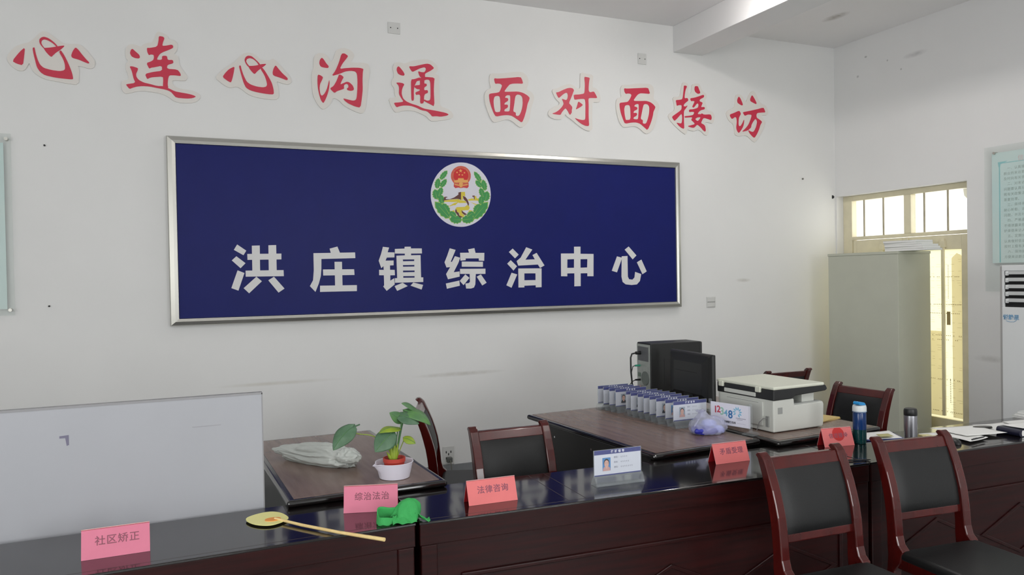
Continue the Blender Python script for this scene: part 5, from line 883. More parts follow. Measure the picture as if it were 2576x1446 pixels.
for i, (x, y) in enumerate(ST):
    k = (2, 1, 1, 0, 1, 0, 1, 1, 0, 0, 1, 2)[i]
    o = protos[k] if k not in used else copy_tree(protos[k])
    used.add(k)
    o.location = (x * K + .111, y * K, DH); o.rotation_euler = (0, 0, math.radians((0, .3, 0, .5, 0, .3, 0, -.2, .4, 0, -.5, 0)[i]))
    o['label'] = ORD[i]

# ============================================================ 12348 SIGN STAND
o = empty('sign_stand', (2.775 * K, 3.385 * K, DH), math.radians(-76), 'white desk sign reading 12348 in coloured digits beside the printer', 'desk sign')
MB().box(-.125, .125, -.002, .002, .030, .146).build('board', M_CARD, o)
for q in (-.128, .128):
    ps = MB().box(q - .008, q + .008, -.006, .006, .012, .160).build('post', M_ACRYLIC, o, bevel=.002)
    MB().prism([(q - .035, 0), (q + .035, 0), (q + .03, .010), (q + .012, .014), (q - .012, .014), (q - .03, .010)], -.03, .03, 'y').build('foot', M_ACRYLIC, ps, bevel=.002)
for ch, x, z, sz_, rgb in (('1', -.092, .105, .050, (0.75, 0.25, 0.33)), ('2', -.071, .108, .050, (0.78, 0.28, 0.36)), ('3', -.049, .099, .056, (0.60, 0.78, 0.70)), ('4', -.025, .093, .046, (0.45, 0.68, 0.80)), ('8', .004, .088, .060, (0.22, 0.45, 0.68))):
    text('digit', ch, sz_, mat('digit_' + ch, rgb, .5), o, UPRIGHT(x, -.0025, z), bold=.0012)
g = MB()
for k in range(9):
    a = math.radians(-60 + k * 34)
    c_, s_ = math.cos(a), math.sin(a)
    cx, cz = .048 + .012 * c_, .106 + .012 * s_
    pts = [(cx + .016 * c_ * t - s_ * wv, cz + .016 * s_ * t + c_ * wv) for t, wv in ((0, -.002), (.5, -.005), (1.2, 0), (.5, .004), (0, .002))]
    g.slab([pts], PP, -.0028, -.0019)
g.build('burst_emblem', mat('burst_blue', (0.50, 0.74, 0.86), .5), o)
g = MB()
g.box(.038, .100, -.0026, -.0019, .074, .0765); g.box(.045, .080, -.0026, -.0019, .067, .0688)
g.box(-.10, -.045, -.0026, -.0019, .0475, .0482); g.box(.045, .10, -.0026, -.0019, .0475, .0482)
g.build('rule_line', M_TXT, o)
text('caption', '法律服务热线', .0125, M_INK, o, UPRIGHT(0, -.0026, .048), bold=.0002)

# ============================================================ COMPUTER TOWER, MONITOR, KEYBOARD
o = empty('computer_tower', (2.843 * K, 4.243 * K, DH), math.radians(-4), 'black computer tower with its grey back panel and plugged cables', 'computer')
cs = MB().box(0, .372, 0, .172, .012, .402).build('case', M_BPLASTIC, o, bevel=.006)
MB().box(.37, .388, .004, .168, .014, .40).build('front_bezel', M_BPLASTIC, o, bevel=.01, bseg=3)
for q in (.04, .33): MB().box(q - .02, q + .02, .02, .15, 0, .013).build('foot', M_BPLASTIC, o)
MB().box(.10, .26, -.0012, .001, .12, .30).build('side_vent', mat('vent_black', (0.06, 0.062, 0.065), .5), o)
M_ZINC = mat('zinc_panel', (0.64, 0.66, 0.64), .45, metal=.3, var=.08, scale=30)
rp = MB().box(-.004, .001, .006, .166, .02, .392).build('rear_panel', M_ZINC, o)
pu = MB().box(-.007, -.003, .020, .150, .285, .376).build('power_supply', mat('psu_grey', (0.36, 0.37, 0.38), .5), rp)
fg = MB().lathe([(.004, 0), (.045, 0), (.045, .004), (.004, .004)], 24)
fg.bm.transform(Matrix.Translation((-.009, .06, .175)) @ Matrix.Rotation(PI / 2, 4, 'Y'))
fg.build('fan_grille', mat('grille_grey', (0.40, 0.43, 0.41), .5), rp)
MB().box(-.008, -.003, .120, .150, .18, .205).build('port_block', mat('port_green', (0.38, 0.45, 0.40), .5), rp)
MB().tube([(-.003, .075, .085), (-.012, .075, .085)], .009, 10).build('round_port', M_DARK, rp)
vg = MB().box(-.028, -.003, .075, .125, .045, .060).build('video_plug', mat('plug_blue', (0.18, 0.20, 0.50), .5), rp, bevel=.003)
for (y, z, m_, r, rgb) in ((.118, .335, 'black_plug', .013, (0.07, 0.07, 0.08)), (.130, .252, 'green_plug', .007, (0.18, 0.60, 0.48)), (.128, .160, 'black_plug', .007, (0.07, 0.07, 0.08)), (.128, .118, 'pink_plug', .006, (0.65, 0.45, 0.45))):
    MB().tube([(-.003, y, z), (-.040, y, z)], [r, r * .8], 10).build('plug', mat(m_, rgb, .5), rp)
for k, (y, z, pts, r) in enumerate(((.118, .335, [(-.04, 0, 0), (-.065, .005, -.005), (-.072, .01, -.03), (-.070, .012, -.12), (-.060, .012, -.22), (-.055, .012, -.322)], .0055),
                     (.130, .252, [(-.04, 0, 0), (-.055, 0, -.004), (-.066, 0, -.04), (-.062, 0, -.12), (-.058, 0, -.24)], .0028),
                     (.128, .160, [(-.04, 0, 0), (-.06, .005, -.01), (-.078, .012, -.035), (-.080, .015, -.10), (-.078, .015, -.148)], .003),
                     (.128, .118, [(-.04, 0, 0), (-.055, 0, -.01), (-.062, 0, -.05), (-.064, 0, -.106)], .003))):
    MB().tube([(a, y + b, z + c_) for a, b, c_ in pts], r, 8).build('cable', M_BPLASTIC, o, smooth=True)

o = empty('monitor', (2.975 * K, 3.868 * K, DH), math.radians(-90 - 4), 'black computer monitor seen from its back, in front of the tower', 'monitor')
# local: x along the screen, -y towards the back of the shell (faces the camera side)
ML = -.085
bs = MB()
def rr(w_, h_, y, z0, k): return [Vector((sx_ * (w_ / 2 - k) , y, z0 + (h_ if sz_ else 0) + (-k if sz_ else k))) for sx_, sz_ in ((-1, 0), (1, 0), (1, 1), (-1, 1))]
bs.sections([rr(.30, .18, ML - .028, .14, 0), rr(.40, .25, ML - .018, .115, 0), rr(.455, .280, ML - .004, .098, 0), rr(.455, .280, ML + .016, .098, 0)])
bs.build('back_shell', M_BPLASTIC, o, bevel=.006)
MB().box(-.21, .21, ML + .0155, ML + .018, .115, .362).build('screen', mat('screen_off', (0.03, 0.03, 0.035), .1), o)
MB().box(-.14, .10, ML - .0295, ML - .0275, .262, .2645).build('shell_groove', M_DARK, o)
MB().prism([(-.06, 0), (.06, 0), (.045, .15), (-.045, .15)], ML - .026, ML - .004, 'y').build('neck', M_BPLASTIC, o, bevel=.004)
MB().prism([(.115 * math.cos(a * PI / 16), ML - .01 + .085 * math.sin(a * PI / 16)) for a in range(32)], 0, .014, 'z').build('base', M_BPLASTIC, o, bevel=.004)

o = empty('keyboard', (3.075 * K, 3.835 * K, DH), math.radians(-83), 'pale computer keyboard lying behind the bag and the 12348 sign', 'keyboard')
kb = MB().box(-.10, .10, -.06, .06, 0, .018).build('case', mat('keyboard_ivory', (0.80, 0.80, 0.76), .5), o, bevel=.004)
ky = MB()
for r_ in range(5):
    for c_ in range(12): ky.box(-.094 + c_ * .0158, -.081 + c_ * .0158, -.052 + r_ * .021, -.036 + r_ * .021, .018, .023)
ky.build('keys', mat('keyboard_keys', (0.70, 0.70, 0.67), .5), o)

# ============================================================ PRINTER
o = empty('printer', (2.930 * K, 3.222 * K, DH), math.radians(2.6), 'white multifunction laser printer with a black band under its lid', 'printer')
M_PRN = mat('printer_white', (0.80, 0.81, 0.785), .45)
M_LID = mat('printer_lid', (0.85, 0.86, 0.80), .45)
M_PBLK = mat('printer_black', (0.135, 0.14, 0.145), .45)
b = MB()
b.prism([(0, .004), (.355, .004), (.362, .02), (.366, .125), (.358, .140), (.150, .137), (.146, .172), (0, .176)], 0, .42, 'y')
b.build('body', M_PRN, o, bevel=.006)
MB().box(.02, .34, .02, .40, 0, .005).build('foot', M_DARK, o)
MB().box(.146, .36, .012, .41, .128, .142).build('output_tray', mat('tray_grey', (0.66, 0.67, 0.66), .45), o, bevel=.002)
MB().box(.235, .325, .03, .40, .139, .185).build('tray_support', M_PRN, o, bevel=.004)
sc = MB().prism([(-.004, .170), (.125, .172), (.150, .186), (.372, .196), (.388, .206), (.378, .224), (.36, .234), (-.004, .226)], -.006, .425, 'y').build('scanner_unit', M_PBLK, o, bevel=.005)
MB().box(-.006, .362, -.010, .43, .226, .243).build('lid', M_LID, o, bevel=.007, bseg=3)
rc = MB().box(-.008, .002, .07, .40, .030, .158).build('rear_cover', M_PRN, o, bevel=.003)
MB().box(-.0095, -.0075, .10, .34, .150, .1515).build('cover_line', M_GREY, rc)
MB().box(-.012, -.004, .12, .36, .178, .200).build('rear_slot', M_PRN, o, bevel=.003)
for q in (.10, .385): MB().box(-.016, .004, q - .018, q + .018, .205, .235).build('hinge', M_LID, o, bevel=.004)
MB().box(.030, .062, -.0012, .001, .098, .132).build('rating_label', mat('label_grey', (0.60, 0.61, 0.60), .6), o)
MB().box(-.0095, .001, .030, .048, .03, .085).build('port_recess', mat('recess_grey', (0.52, 0.53, 0.52), .5), o)
MB().tube([(-.009, .040, .075), (-.02, .052, .074), (-.028, .075, .050), (-.026, .095, .004)], .0022, 6).build('cable', M_GREY, o)

# ============================================================ BAGS
def crumple(name, dims, seed, amp, m, parent, n=(48, 28), flat=.0, ridged=1.0, prof=None, z0=0.0, freq=9.0, ns=(1, 1, 1)):
    off = Vector((seed * 3.7, seed * 1.9, seed * 5.1))
    g = MB()
    a, b, c_ = dims
    rings = []
    NU, NV = n
    top = g.bm.verts.new((0, 0, 0)); bot = g.bm.verts.new((0, 0, 0))
    def pt(u, v):
        th, ph = 2 * PI * u, PI * (v - .5)
        d = Vector((math.cos(th) * math.cos(ph), math.sin(th) * math.cos(ph), math.sin(ph)))
        p = Vector((d.x * a, d.y * b, d.z * c_))
        pn = Vector((p.x * ns[0], p.y * ns[1], p.z * ns[2]))
        nz = noise.noise(pn * freq + off) + .55 * noise.noise(pn * freq * 2.3 + off) + .3 * noise.noise(pn * freq * 5 + off)
        rd = 1 - abs(noise.noise(pn * freq * 1.6 - off)) * 2
        k = 1 + amp * nz + amp * .6 * ridged * rd
        p = p * k
        if prof: p = prof(p, d)
        if p.z < -c_ * flat: p.z = -c_ * flat + (p.z + c_ * flat) * .06
        return p + Vector((0, 0, c_ * flat + z0))
    V = [[g.bm.verts.new(pt(i / NU, (j + .5) / NV)) for j in range(NV)] for i in range(NU)]
    top.co = pt(0, 1); bot.co = pt(0, 0)
    for i in range(NU):
        A, B = V[i], V[(i + 1) % NU]
        for j in range(NV - 1): g.bm.faces.new((A[j], B[j], B[j + 1], A[j + 1]))
        g.bm.faces.new((A[-1], B[-1], top)); g.bm.faces.new((B[0], A[0], bot))
    ob = g.build(name, m, parent, smooth=True)
    mn = min(v.co.z for v in ob.data.vertices)
    for v in ob.data.vertices: v.co.z -= mn
    if z0:
        for v in ob.data.vertices: v.co.z += z0
    return ob
M_BAGW = mix_transparent('milky_film', (0.88, 0.90, 0.88), .25, .25)
M_BAGC = mix_transparent('clear_film', (0.86, 0.87, 0.93), .2, .66, trgb=(0.97, 0.97, 1.0))
o = empty('plastic_bag', (.615 * K, 3.72 * K, DH), math.radians(-52), 'crumpled milky white plastic bag lying on the left desk', 'bag')
def tailp(p, d):
    t = max(-1, min(1, p.x / .22))
    s_ = .48 + .52 * (.5 + .5 * t) if t < .75 else 1.0
    p.y *= s_; p.z *= .55 + .45 * (.5 + .5 * t)
    return p
crumple('bag_film', (.225, .078, .066), 2.3, .15, M_BAGW, o, (160, 90), flat=.5, prof=tailp, freq=16, ridged=1.3, ns=(.28, 1.3, 1.5))
crumple('bag_neck', (.06, .045, .036), 5.1, .22, M_BAGW, o, (48, 28), flat=.4, freq=34).location = (.20, -.01, .03)

o = empty('plastic_bag', (2.640 * K, 3.405 * K, DH), math.radians(-8), 'knotted clear bag of blue things before the 12348 sign', 'bag')
M_BLUEB = mat('bag_blue', (0.20, 0.22, 0.66), .4)
M_PALEB = mat('bag_pale_blue', (0.66, 0.70, 0.92), .4)
for k, (x, y, z, dx, m_) in enumerate(((-.045, -.032, .003, .044, M_BLUEB), (-.005, -.042, .003, .034, M_BLUEB), (-.050, .012, .003, .04, M_BLUEB), (.045, -.022, .003, .038, M_PALEB), (.01, .015, .006, .05, M_PALEB), (.06, .01, .004, .028, M_BLUEB), (.0, -.01, .035, .040, M_PALEB))):
    crumple('blue_bundle', (dx, dx * .75, dx * .55), 1.1 + k, .18, m_, o, (24, 14), flat=.7, freq=30).location = (x, y, z)
def knot(p, d):
    q = max(0, d.z)
    r_ = math.hypot(p.x + .03, p.y)
    p.z += .042 * math.exp(-(r_ / .028) ** 2) * (1 if d.z > 0 else 0)
    return p
crumple('bag_film', (.100, .078, .056), 4.4, .07, M_BAGC, o, (90, 50), flat=.55, prof=knot, freq=18, ridged=1.4)
MB().sections([[Vector((-.03 + r * math.cos(a * PI / 6) + ox, r * .6 * math.sin(a * PI / 6) + oy, z)) for a in range(12)] for r, z, ox, oy in ((.016, .088, 0, 0), (.009, .100, 0, 0), (.011, .106, -.004, 0), (.026, .118, -.012, -.004), (.030, .124, -.014, -.006))]).build('knot', M_BAGC, o, smooth=True)
MB().sections([[Vector((-.055 - t * .05, -.01 - t * .04 + .012 * (1 - .4 * t) * math.cos(a * PI / 4), .084 - t * .035 + .004 * math.sin(a * PI / 4))) for a in range(8)] for t in (0, .3, .6, 1)]).build('bag_handle', M_BAGC, o, smooth=True)

# ============================================================ POTTED PLANT IN A WHITE BOWL
o = empty('bowl', (.878 * K, 3.285 * K, DH), math.radians(0), 'white plastic bowl with a pouring lip under the potted plant', 'bowl')
bw = MB()
seg = 48
prof = [(.0, .0), (.058, .0), (.063, .002), (.070, .03), (.077, .060), (.079, .066), (.081, .067), (.080, .069), (.077, .068), (.073, .058), (.066, .028), (.059, .006), (.0, .005)]
rings = []
for r, z in prof:
    ring = []
    for k in range(seg):
        a = 2 * PI * k / seg
        lip = math.exp(-((a - math.radians(196)) / .16) ** 2) + .35 * math.exp(-((a - math.radians(12)) / .14) ** 2)
        rr_ = r + (.024 * lip * max(0, (z - .045) / .024) if r > .05 else 0)
        ring.append(bw.bm.verts.new((rr_ * math.cos(a), rr_ * math.sin(a), z + (-.004 * lip if z > .05 else 0))) )
    rings.append(ring)
for A, B in zip(rings, rings[1:]):
    for k in range(seg): bw.bm.faces.new((A[k], A[(k + 1) % seg], B[(k + 1) % seg], B[k]))
bmesh.ops.remove_doubles(bw.bm, verts=bw.bm.verts, dist=1e-5)
bw.build('bowl_shell', mat('bowl_white', (0.88, 0.87, 0.92), .35), o, smooth=True)

o = empty('potted_plant', (.878 * K, 3.285 * K, DH + .0085), 0, 'leafy green plant in a small red-brown pot on the left desk', 'plant')
MB().lathe([(.030, 0), (.034, .001), (.044, .058), (.047, .060), (.0475, .076), (.044, .076), (.042, .062), (.040, .060), (.002, .060)], 36).build('pot', mat('pot_terracotta', (0.72, 0.24, 0.19), .5), o, smooth=True)
MB().lathe([(.001, .055), (.040, .055), (.038, .062), (.001, .066)], 24).build('soil', mat('soil', (0.16, 0.10, 0.08), .9, bump=.6, bscale=150), o)
LEAFM = {'d': mat('leaf_dark', (0.27, 0.40, 0.29), .42, rgb2=(0.34, 0.47, 0.36), scale=25), 'm': mat('leaf_mid', (0.36, 0.54, 0.30), .42, rgb2=(0.30, 0.46, 0.30), scale=25), 'l': mat('leaf_lime', (0.58, 0.66, 0.18), .45, rgb2=(0.50, 0.60, 0.18), scale=25)}
PX, PY, PZ = .878, 3.285, .7705
def leaf_at(base, tip, w_, up, m, bend=.12, cup=.25):
    b = Vector(base) - Vector((PX, PY, PZ)); t = Vector(tip) - Vector((PX, PY, PZ))
    ax = (t - b); L_ = ax.length; ax.normalize()
    n = Vector(up); n = (n - ax * n.dot(ax)).normalized()
    sd = ax.cross(n)
    def f(u, v):
        s_ = 2 * v - 1
        wd = w_ / 2 * (math.sin(PI * min(1, u ** .72)) ** .8 + .10 * (1 - u) * (u > .0))
        back = -.16 * L_ * (abs(s_) ** 1.5) * (1 - u) ** 6 * 1.0
        return b + ax * (L_ * u + back) + sd * (wd * s_) + n * (-bend * L_ * (2 * u - 1) ** 2 + bend * L_ + cup * wd * (abs(s_) ** 1.4) * -1)
    ob = MB().grid(16, 10, f).build('leaf', LEAFM[m], o, smooth=True, thick=.0012)
    mid = [f(u / 10, .5) + n * .0005 for u in range(11)]
    MB().tube(mid, [.0014] * 10 + [.0004], 5).build('midrib', LEAFM['m'], ob)
def stem(pts, r=.0028, m='m'):
    p = [Vector(q) - Vector((PX, PY, PZ)) for q in pts]
    q = []
    for i in range(len(p) - 1):
        for k in range(4): q.append(p[i].lerp(p[i + 1], k / 4))
    q.append(p[-1])
    for _ in range(2): q = [q[0]] + [(q[i - 1] + q[i] * 2 + q[i + 1]) / 4 for i in range(1, len(q) - 1)] + [q[-1]]
    MB().tube(q, r, 7).build('stem', LEAFM[m], o, smooth=True)
leaf_at((.698, 3.27, .992), (.614, 3.24, .912), .075, (-.35, -.75, .55), 'd', bend=.16)
stem([(.733, 3.28, 1.000), (.715, 3.275, .996), (.698, 3.27, .992)], .0032, 'd')
stem([(.700, 3.27, .990), (.712, 3.285, .962), (.784, 3.29, .950), (.840, 3.285, .915), (.872, 3.285, .845)], .0022, 'l')
leaf_at((.862, 3.26, .955), (.784, 3.235, .888), .085, (-.25, -.85, .45), 'd', bend=.10)
stem([(.862, 3.26, .952), (.872, 3.275, .91), (.876, 3.285, .845)])
leaf_at((.898, 3.29, .966), (.808, 3.26, .960), .055, (0, -.30, .95), 'l', bend=.14)
stem([(.898, 3.29, .966), (.890, 3.29, .91), (.880, 3.285, .845)], .0024)
leaf_at((.918, 3.29, .998), (.857, 3.27, 1.040), .046, (-.4, -.75, .5), 'm', bend=.06)
leaf_at((.905, 3.285, 1.022), (.980, 3.25, .984), .064, (.2, -.75, .6), 'd', bend=.14)
stem([(.916, 3.29, 1.0), (.902, 3.29, .93), (.886, 3.285, .845)], .0034)
leaf_at((.982, 3.32, 1.040), (.918, 3.30, 1.070), .040, (-.2, -.55, .8), 'm', bend=.08)
leaf_at((.940, 3.30, 1.032), (1.034, 3.26, .972), .075, (.3, -.55, .75), 'm', bend=.20)
stem([(.972, 3.31, 1.035), (.925, 3.30, 1.0), (.906, 3.29, .93), (.888, 3.288, .845)], .003)
leaf_at((.924, 3.28, .924), (.966, 3.26, .900), .038, (.2, -.8, .5), 'l', bend=.12)
stem([(.924, 3.28, .924), (.910, 3.285, .89), (.890, 3.288, .842)], .002, 'l')
for (dx, dz, r) in ((-.012, .07, .010), (.0, .085, .012), (.010, .075, .009), (-.022, .045, .008)):
    MB().tube([(dx * .4, 0, .058), (dx, -.004, .058 + dz * .6), (dx * 1.5, -.006, .058 + dz)], [r, r * .8, r * .2], 10).build('leaf_sheath', LEAFM['l'], o, smooth=True)

# ============================================================ HAND FAN, GREEN CAP
M_FANY = mat('fan_yellow', (0.93, 0.91, 0.60), .45)
o = empty('hand_fan', (.312, 2.93, .75), 0, 'pale yellow hand fan with a long straw-coloured handle on the counter', 'fan')
ol = chaikin(chaikin([(.231, 2.972), (.268, 3.012), (.327, 3.030), (.362, 3.000), (.380, 2.945), (.383, 2.905), (.347, 2.868), (.306, 2.852), (.256, 2.892)], .25), .25)
MB().prism([(x - .312, y - 2.93) for x, y in ol], .006, .0085, 'z').build('fan_head', M_FANY, o)
MB().prism([(.015 + .028 * math.cos(a * PI / 10), -.012 + .022 * math.sin(a * PI / 10)) for a in range(20)], .0085, .0105, 'z').build('hub', mat('fan_orange', (0.92, 0.60, 0.27), .45), o)
MB().tube([(.022, -.010, .0105), (.10, -.130, .0095), (.20, -.268, .010), (.322, -.416, .011)], [.0045, .0055, .0055, .0065], 10).build('handle', mat('handle_straw', (0.92, 0.82, 0.58), .5, rgb2=(0.88, 0.76, 0.52), scale=30), o, smooth=True)

M_GREEN = mat('cap_green', (0.22, 0.635, 0.33), .8, bump=.5, bscale=400)
o = empty('cloth_cap', (.745, 2.715, .75), math.radians(-12), 'crumpled bright green cloth cap lying on the counter edge', 'cap')
def domef(p, d):
    a = math.atan2(d.y, d.x)
    fold = .5 + .5 * math.sin(a * 5 + 1.2 + 2.5 * d.z)
    k = 1 - .16 * (fold ** 3) * (1 - max(0, d.z) ** 2)
    p.x *= k; p.y *= k
    p.x += .014 * d.z
    # a crease runs from the peak down the right side
    cr = math.exp(-((a + .45) / .22) ** 2) * (1 - d.z * .4)
    p.x -= .014 * cr; p.y += .006 * cr
    return p
crumple('crown', (.056, .046, .066), 6.2, .045, M_GREEN, o, (110, 60), flat=.05, prof=domef, freq=20, ridged=.9).location = (.020, .010, .003)
def ribbon(name, fn, n, m=5, th=.0028):
    # a loose band of cloth: fn(t, s) with t along the band and s across it
    MB().grid(n, m, fn).build(name, M_GREEN, o, smooth=True, thick=th)
def loop_fn(t, s_):
    a = math.radians(35 + 300 * t)
    w_ = 1 + .10 * math.sin(3 * a + 1)
    flare = 1 + .22 * (1 - s_) * (.6 + .4 * math.sin(2 * a))
    h_ = .036 + .013 * math.sin(a) + .004 * math.sin(a * 3 + .6)
    return Vector((-.048 + .036 * w_ * flare * math.cos(a), -.012 + .030 * w_ * flare * math.sin(a), .003 + h_ * s_ + .002 * math.sin(9 * a) * (1 - s_)))
ribbon('brim', loop_fn, 60, 8)
def flap_r(t, s_):
    return Vector((.050 + .052 * t, -.030 + .012 * math.sin(t * 6) + .034 * s_ - .012 * t, .004 + (.030 * (1 - t) ** 1.5) * (.55 + .45 * math.sin(s_ * 5 + 1)) + .006 * abs(math.sin(t * 7 + s_ * 4))))
ribbon('flap', flap_r, 24, 14)
def flap_f(t, s_):
    return Vector((-.030 + .085 * t, -.050 + .026 * s_ + .006 * math.sin(t * 9), .003 + .022 * s_ ** 1.4 + .005 * abs(math.sin(t * 8 + 2 * s_))))
ribbon('flap', flap_f, 24, 12)
def flap_m(t, s_):
    return Vector((-.036 + .050 * t, -.012 + .030 * s_, .010 + .020 * math.sin(t * 2.6 + .4) * (1 - .5 * s_) + .004 * math.sin(t * 9 + s_ * 6)))
ribbon('inner_lining', flap_m, 18, 12)

# ============================================================ BOTTLE, FLASK
o = empty('water_bottle', (3.180, 2.885, .75), math.radians(10), 'blue and teal plastic water bottle with a white collar and flip cap', 'bottle')
MB().lathe([(.0322, .072), (.0322, .15), (.030, .158), (.029, .158), (.0305, .149), (.0305, .072)], 40, closed=True).build('bottle_body', mix_transparent('bottle_blue', (0.13, 0.27, 0.50), .12, .38, trgb=(0.30, 0.50, 0.82)), o, smooth=True)
MB().lathe([(.028, 0), (.031, .003), (.032, .02), (.0322, .0718), (.0300, .0718), (.030, .02), (.002, .006)], 40).build('lower_body', mix_transparent('bottle_teal', (0.08, 0.27, 0.28), .12, .30, trgb=(0.25, 0.62, 0.55)), o, smooth=True)
MB().lathe([(.002, .0075), (.028, .012), (.0285, .02), (.0285, .062), (.002, .066)], 32).build('liquid', mat('liquid_teal', (0.07, 0.24, 0.25), .15, rgb2=(0.22, 0.58, 0.52), scale=24), o, smooth=True)
MB().lathe([(.0315, .158), (.0335, .160), (.0335, .182), (.031, .192), (.002, .194)], 40).build('collar', mat('collar_white', (0.85, 0.87, 0.87), .4), o, smooth=True)
MB().lathe([(.0338, .160), (.0345, .160), (.0345, .163), (.0338, .163)], 40, closed=True).build('collar_ring', mat('ring_blue', (0.15, 0.35, 0.55), .4), o)
MB().prism([(-.030, .206), (-.024, .214), (.020, .205), (.030, .196), (.030, .190), (-.020, .196), (-.028, .199)], -.017, .017, 'y').build('flip_cap', mat('cap_blue', (0.13, 0.55, 0.80), .35), o, bevel=.005, bseg=3)
o = empty('vacuum_flask', (3.335, 2.715, .75), 0, 'brushed steel vacuum flask with a black lid', 'flask')
MB().lathe([(.026, 0), (.0285, .002), (.030, .01), (.0305, .150), (.0300, .154), (.002, .156)], 40).build('flask_body', mat('flask_steel', (0.60, 0.60, 0.62), .32, metal=1.0, bump=.04, bscale=300), o, smooth=True)
MB().lathe([(.0295, .154), (.0308, .156), (.0308, .178), (.028, .187), (.022, .190), (.002, .188)], 40).build('lid', M_BPLASTIC, o, smooth=True)

# ============================================================ PAPERS ON THE RIGHT COUNTER
def sheet(name, pts, z0, z1, m, label, cat, group=None, curl=0.0):
    cx = sum(p[0] for p in pts) / len(pts); cy = sum(p[1] for p in pts) / len(pts)
    P0, P1, P2, P3 = [Vector((p[0] - cx, p[1] - cy, 0)) for p in pts]
    rr_ = random.Random(len(label))
    f1, f2 = rr_.uniform(0, 6), rr_.uniform(0, 6)
    def f(u, v):
        p = P0.lerp(P1, u).lerp(P3.lerp(P2, u), v)
        return p + Vector((0, 0, .002 + curl * (.5 + .5 * math.sin(u * 4 + f1)) * (.5 + .5 * math.sin(v * 3 + f2))))
    g = MB().grid(10, 10, f)
    th = z1 - z0
    o = g.build(name, m, smooth=True)
    md = o.modifiers.new('thickness', 'SOLIDIFY'); md.thickness = th; md.offset = 1
    o.location = (cx, cy, z0)
    return tag(o, label, cat, group)
sheet('document_folder', [(3.235, 2.90), (3.44, 2.83), (3.53, 3.00), (3.33, 3.035)], .7505, .7545, mat('folder_blue', (0.20, 0.24, 0.48), .4), 'thin dark blue folder under the papers left of the flask', 'folder')
sheet('paper_sheet', [(3.24, 2.905), (3.43, 2.845), (3.52, 3.00), (3.34, 3.03)], .7575, .760, M_PAPER, 'white paper sheet on the blue folder between bottle and flask', 'paper', 'loose papers on the right counter', .004)
sheet('sticky_note', [(3.32, 2.88), (3.39, 2.86), (3.42, 2.92), (3.35, 2.935)], .7665, .7675, mat('note_olive', (0.72, 0.70, 0.48), .6), 'small olive yellow note on the paper left of the flask', 'note')
sheet('paper_sheet', [(3.50, 2.74), (3.68, 2.70), (3.80, 2.86), (3.62, 2.90)], .7505, .7512, M_PAPER, 'white paper sheet just right of the flask, behind the front chair', 'paper', 'loose papers on the right counter', .005)
sheet('paper_sheet', [(3.63, 2.615), (3.80, 2.64), (3.86, 2.86), (3.68, 2.84)], .7575, .7582, M_PAPER, 'white paper sheet nearest the counter edge, under the black pen', 'paper', 'loose papers on the right counter', .004)
sheet('paper_sheet', [(3.72, 2.70), (3.97, 2.655), (4.00, 2.86), (3.74, 2.925)], .7645, .7652, M_PAPER, 'topmost white paper sheet of the heap left of the dark binder', 'paper', 'loose papers on the right counter', .004)
sheet('paper_sheet', [(3.99, 2.77), (4.20, 2.735), (4.30, 2.88), (4.06, 2.915)], .7505, .7512, M_PAPER, 'white paper sheet behind the dark binder', 'paper', 'loose papers on the right counter', .006)
sheet('paper_sheet', [(4.20, 2.735), (4.48, 2.715), (4.50, 2.84), (4.26, 2.88)], .7585, .7592, M_PAPER, 'white paper sheet before the stack with the dark phone', 'paper', 'loose papers on the right counter', .012)
for k, lab in enumerate(('undermost white pad of the stack at the far right', 'middle white pad of the stack at the far right', 'topmost white pad of the stack, under the dark phone')):
    o = empty('paper_pad', (4.64 + .012 * k, 2.865 - .004 * k, .7505 + k * .0125), math.radians(-6 + 3 * k), lab, 'paper pad', 'pads at the far right of the counter')
    MB().box(-.15, .15, -.10, .10, .0, .0105).build('sheets', M_PAPER, o)
    MB().box(-.151, .151, -.101, .101, .0105, .012).build('cover', mat('pad_cover', (0.80, 0.81, 0.80), .5), o)
o = empty('mobile_phone', (4.665, 2.86, .7885), math.radians(-14), 'dark mobile phone lying on the paper pads at the far right', 'phone')
MB().box(-.075, .075, -.036, .036, 0, .010).build('case', mat('phone_dark', (0.14, 0.15, 0.17), .3), o, bevel=.004)
MB().box(-.068, .068, -.032, .032, .0098, .0104).build('screen', mat('phone_screen', (0.05, 0.05, 0.06), .08), o)
o = empty('binder', (4.16, 2.655, .7505), math.radians(-4), 'dark navy binder with a rounded spine at the right edge of the counter', 'binder')
M_NAVY = mat('binder_navy', (0.10, 0.105, 0.19), .3)
MB().prism([(-.155 - .016 * math.sin(a * PI / 10), .018 - .018 * math.cos(a * PI / 10)) for a in range(11)] + [(.17, .036), (.17, .033), (-.15, .033), (-.155, .018), (-.15, .003), (.17, .003), (.17, 0)], -.065, .065, 'y').build('cover', M_NAVY, o)
MB().box(-.148, .165, -.062, .062, .0035, .0325).build('pages', M_PAPER, o)
sheet('paper_sheet', [(4.02, 2.605), (4.34, 2.585), (4.36, 2.70), (4.03, 2.73)], .7885, .7891, M_PAPER, 'white paper sheet lying on the dark navy binder', 'paper', 'loose papers on the right counter', .004)
o = empty('glasses_case', (4.005, 2.815, .760), math.radians(-18), 'small dark oval case half under the papers', 'case')
MB().prism([(.055 * math.cos(a * PI / 14), .026 * math.sin(a * PI / 14)) for a in range(28)], 0, .005, 'z').build('lower_shell', mat('case_dark', (0.16, 0.155, 0.145), .3), o, bevel=.0015)
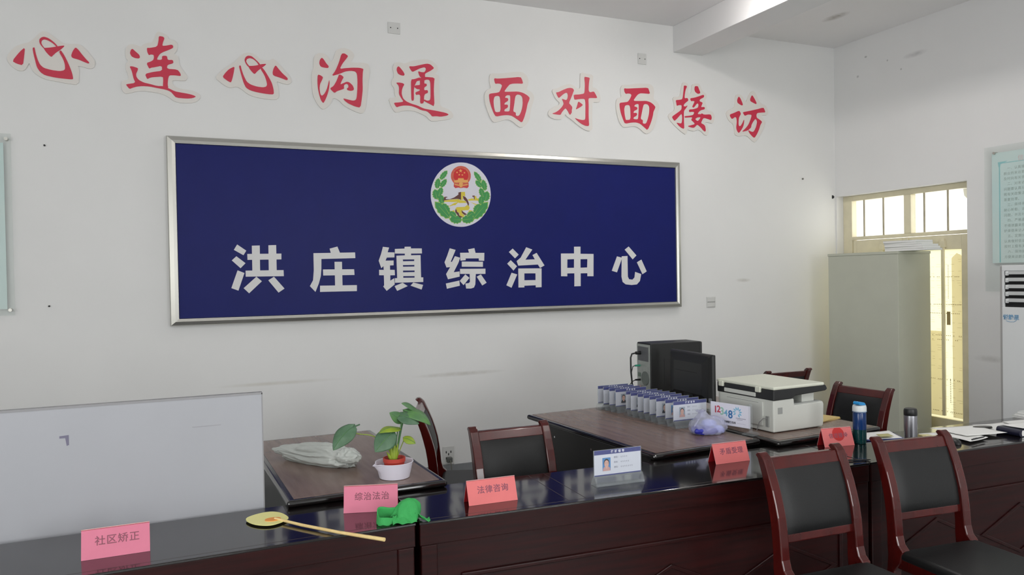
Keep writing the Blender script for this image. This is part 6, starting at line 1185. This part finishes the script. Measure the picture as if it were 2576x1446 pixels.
MB().prism([(.053 * math.cos(a * PI / 14), .025 * math.sin(a * PI / 14)) for a in range(28)], .0052, .009, 'z').build('lid', MATS['case_dark'], o, bevel=.0018)
o = empty('computer_mouse', (3.575, 2.655, .75), math.radians(60), 'small black mouse beside the right front chair on the counter', 'mouse')
crumple('shell', (.040, .024, .022), 1.0, .0, M_BPLASTIC, o, (28, 16), flat=.1)
MB().box(-.002, .002, -.004, .004, .018, .026).build('wheel', M_GREY, o).location = (.02, 0, 0)
o = empty('pen', (3.715, 2.632, .7645), math.radians(8), 'black pen lying at the lower edge of the white papers', 'pen')
MB().tube([(-.062, 0, .004), (.045, 0, .004), (.062, 0, .0045)], [.0036, .0036, .0014], 8).build('barrel', M_BPLASTIC, o)
MB().box(-.05, -.015, -.001, .001, .0075, .009).build('clip', M_CHROME, o)
o = empty('pen', (2.872, 2.615, .7505), math.radians(-22), 'thin black pen on the counter edge between the two front chairs', 'pen')
MB().tube([(-.055, 0, .004), (.045, 0, .004), (.058, 0, .0045)], [.0034, .0034, .0012], 8).build('barrel', M_BPLASTIC, o)
MB().box(-.045, -.015, -.001, .001, .0070, .0085).build('clip', M_CHROME, o)
o = empty('cigarette_packet', (3.545, 2.80, .7575), math.radians(-15), 'small cream packet just right of the steel flask', 'packet')
MB().box(-.028, .028, -.018, .018, 0, .014).build('box', mat('packet_cream', (0.82, 0.80, 0.62), .5), o, bevel=.001)
MB().box(-.029, -.008, -.0185, .0185, -.0003, .0145).build('lid', mat('packet_lid', (0.75, 0.70, 0.48), .5), o, bevel=.001)
for k, lab in enumerate(('lower brown envelope beside the printer on the right desk', 'upper brown envelope beside the printer on the right desk')):
    o = empty('envelope', (3.43 * K - .006 * k, 3.50 * K - .004 * k, DH + .0002 + k * .0045), math.radians(12 + 5 * k), lab, 'envelope', 'brown envelopes on the right desk')
    MB().box(-.105, .105, -.15, .15, 0, .004).build('sleeve', mat('kraft_paper', (0.80, 0.70, 0.44), .6, var=.04), o)
    MB().prism([(-.105, .15), (.105, .15), (.07, .09), (-.07, .09)], .004, .0044, 'z').build('flap', mat('kraft_flap', (0.76, 0.65, 0.40), .6), o)
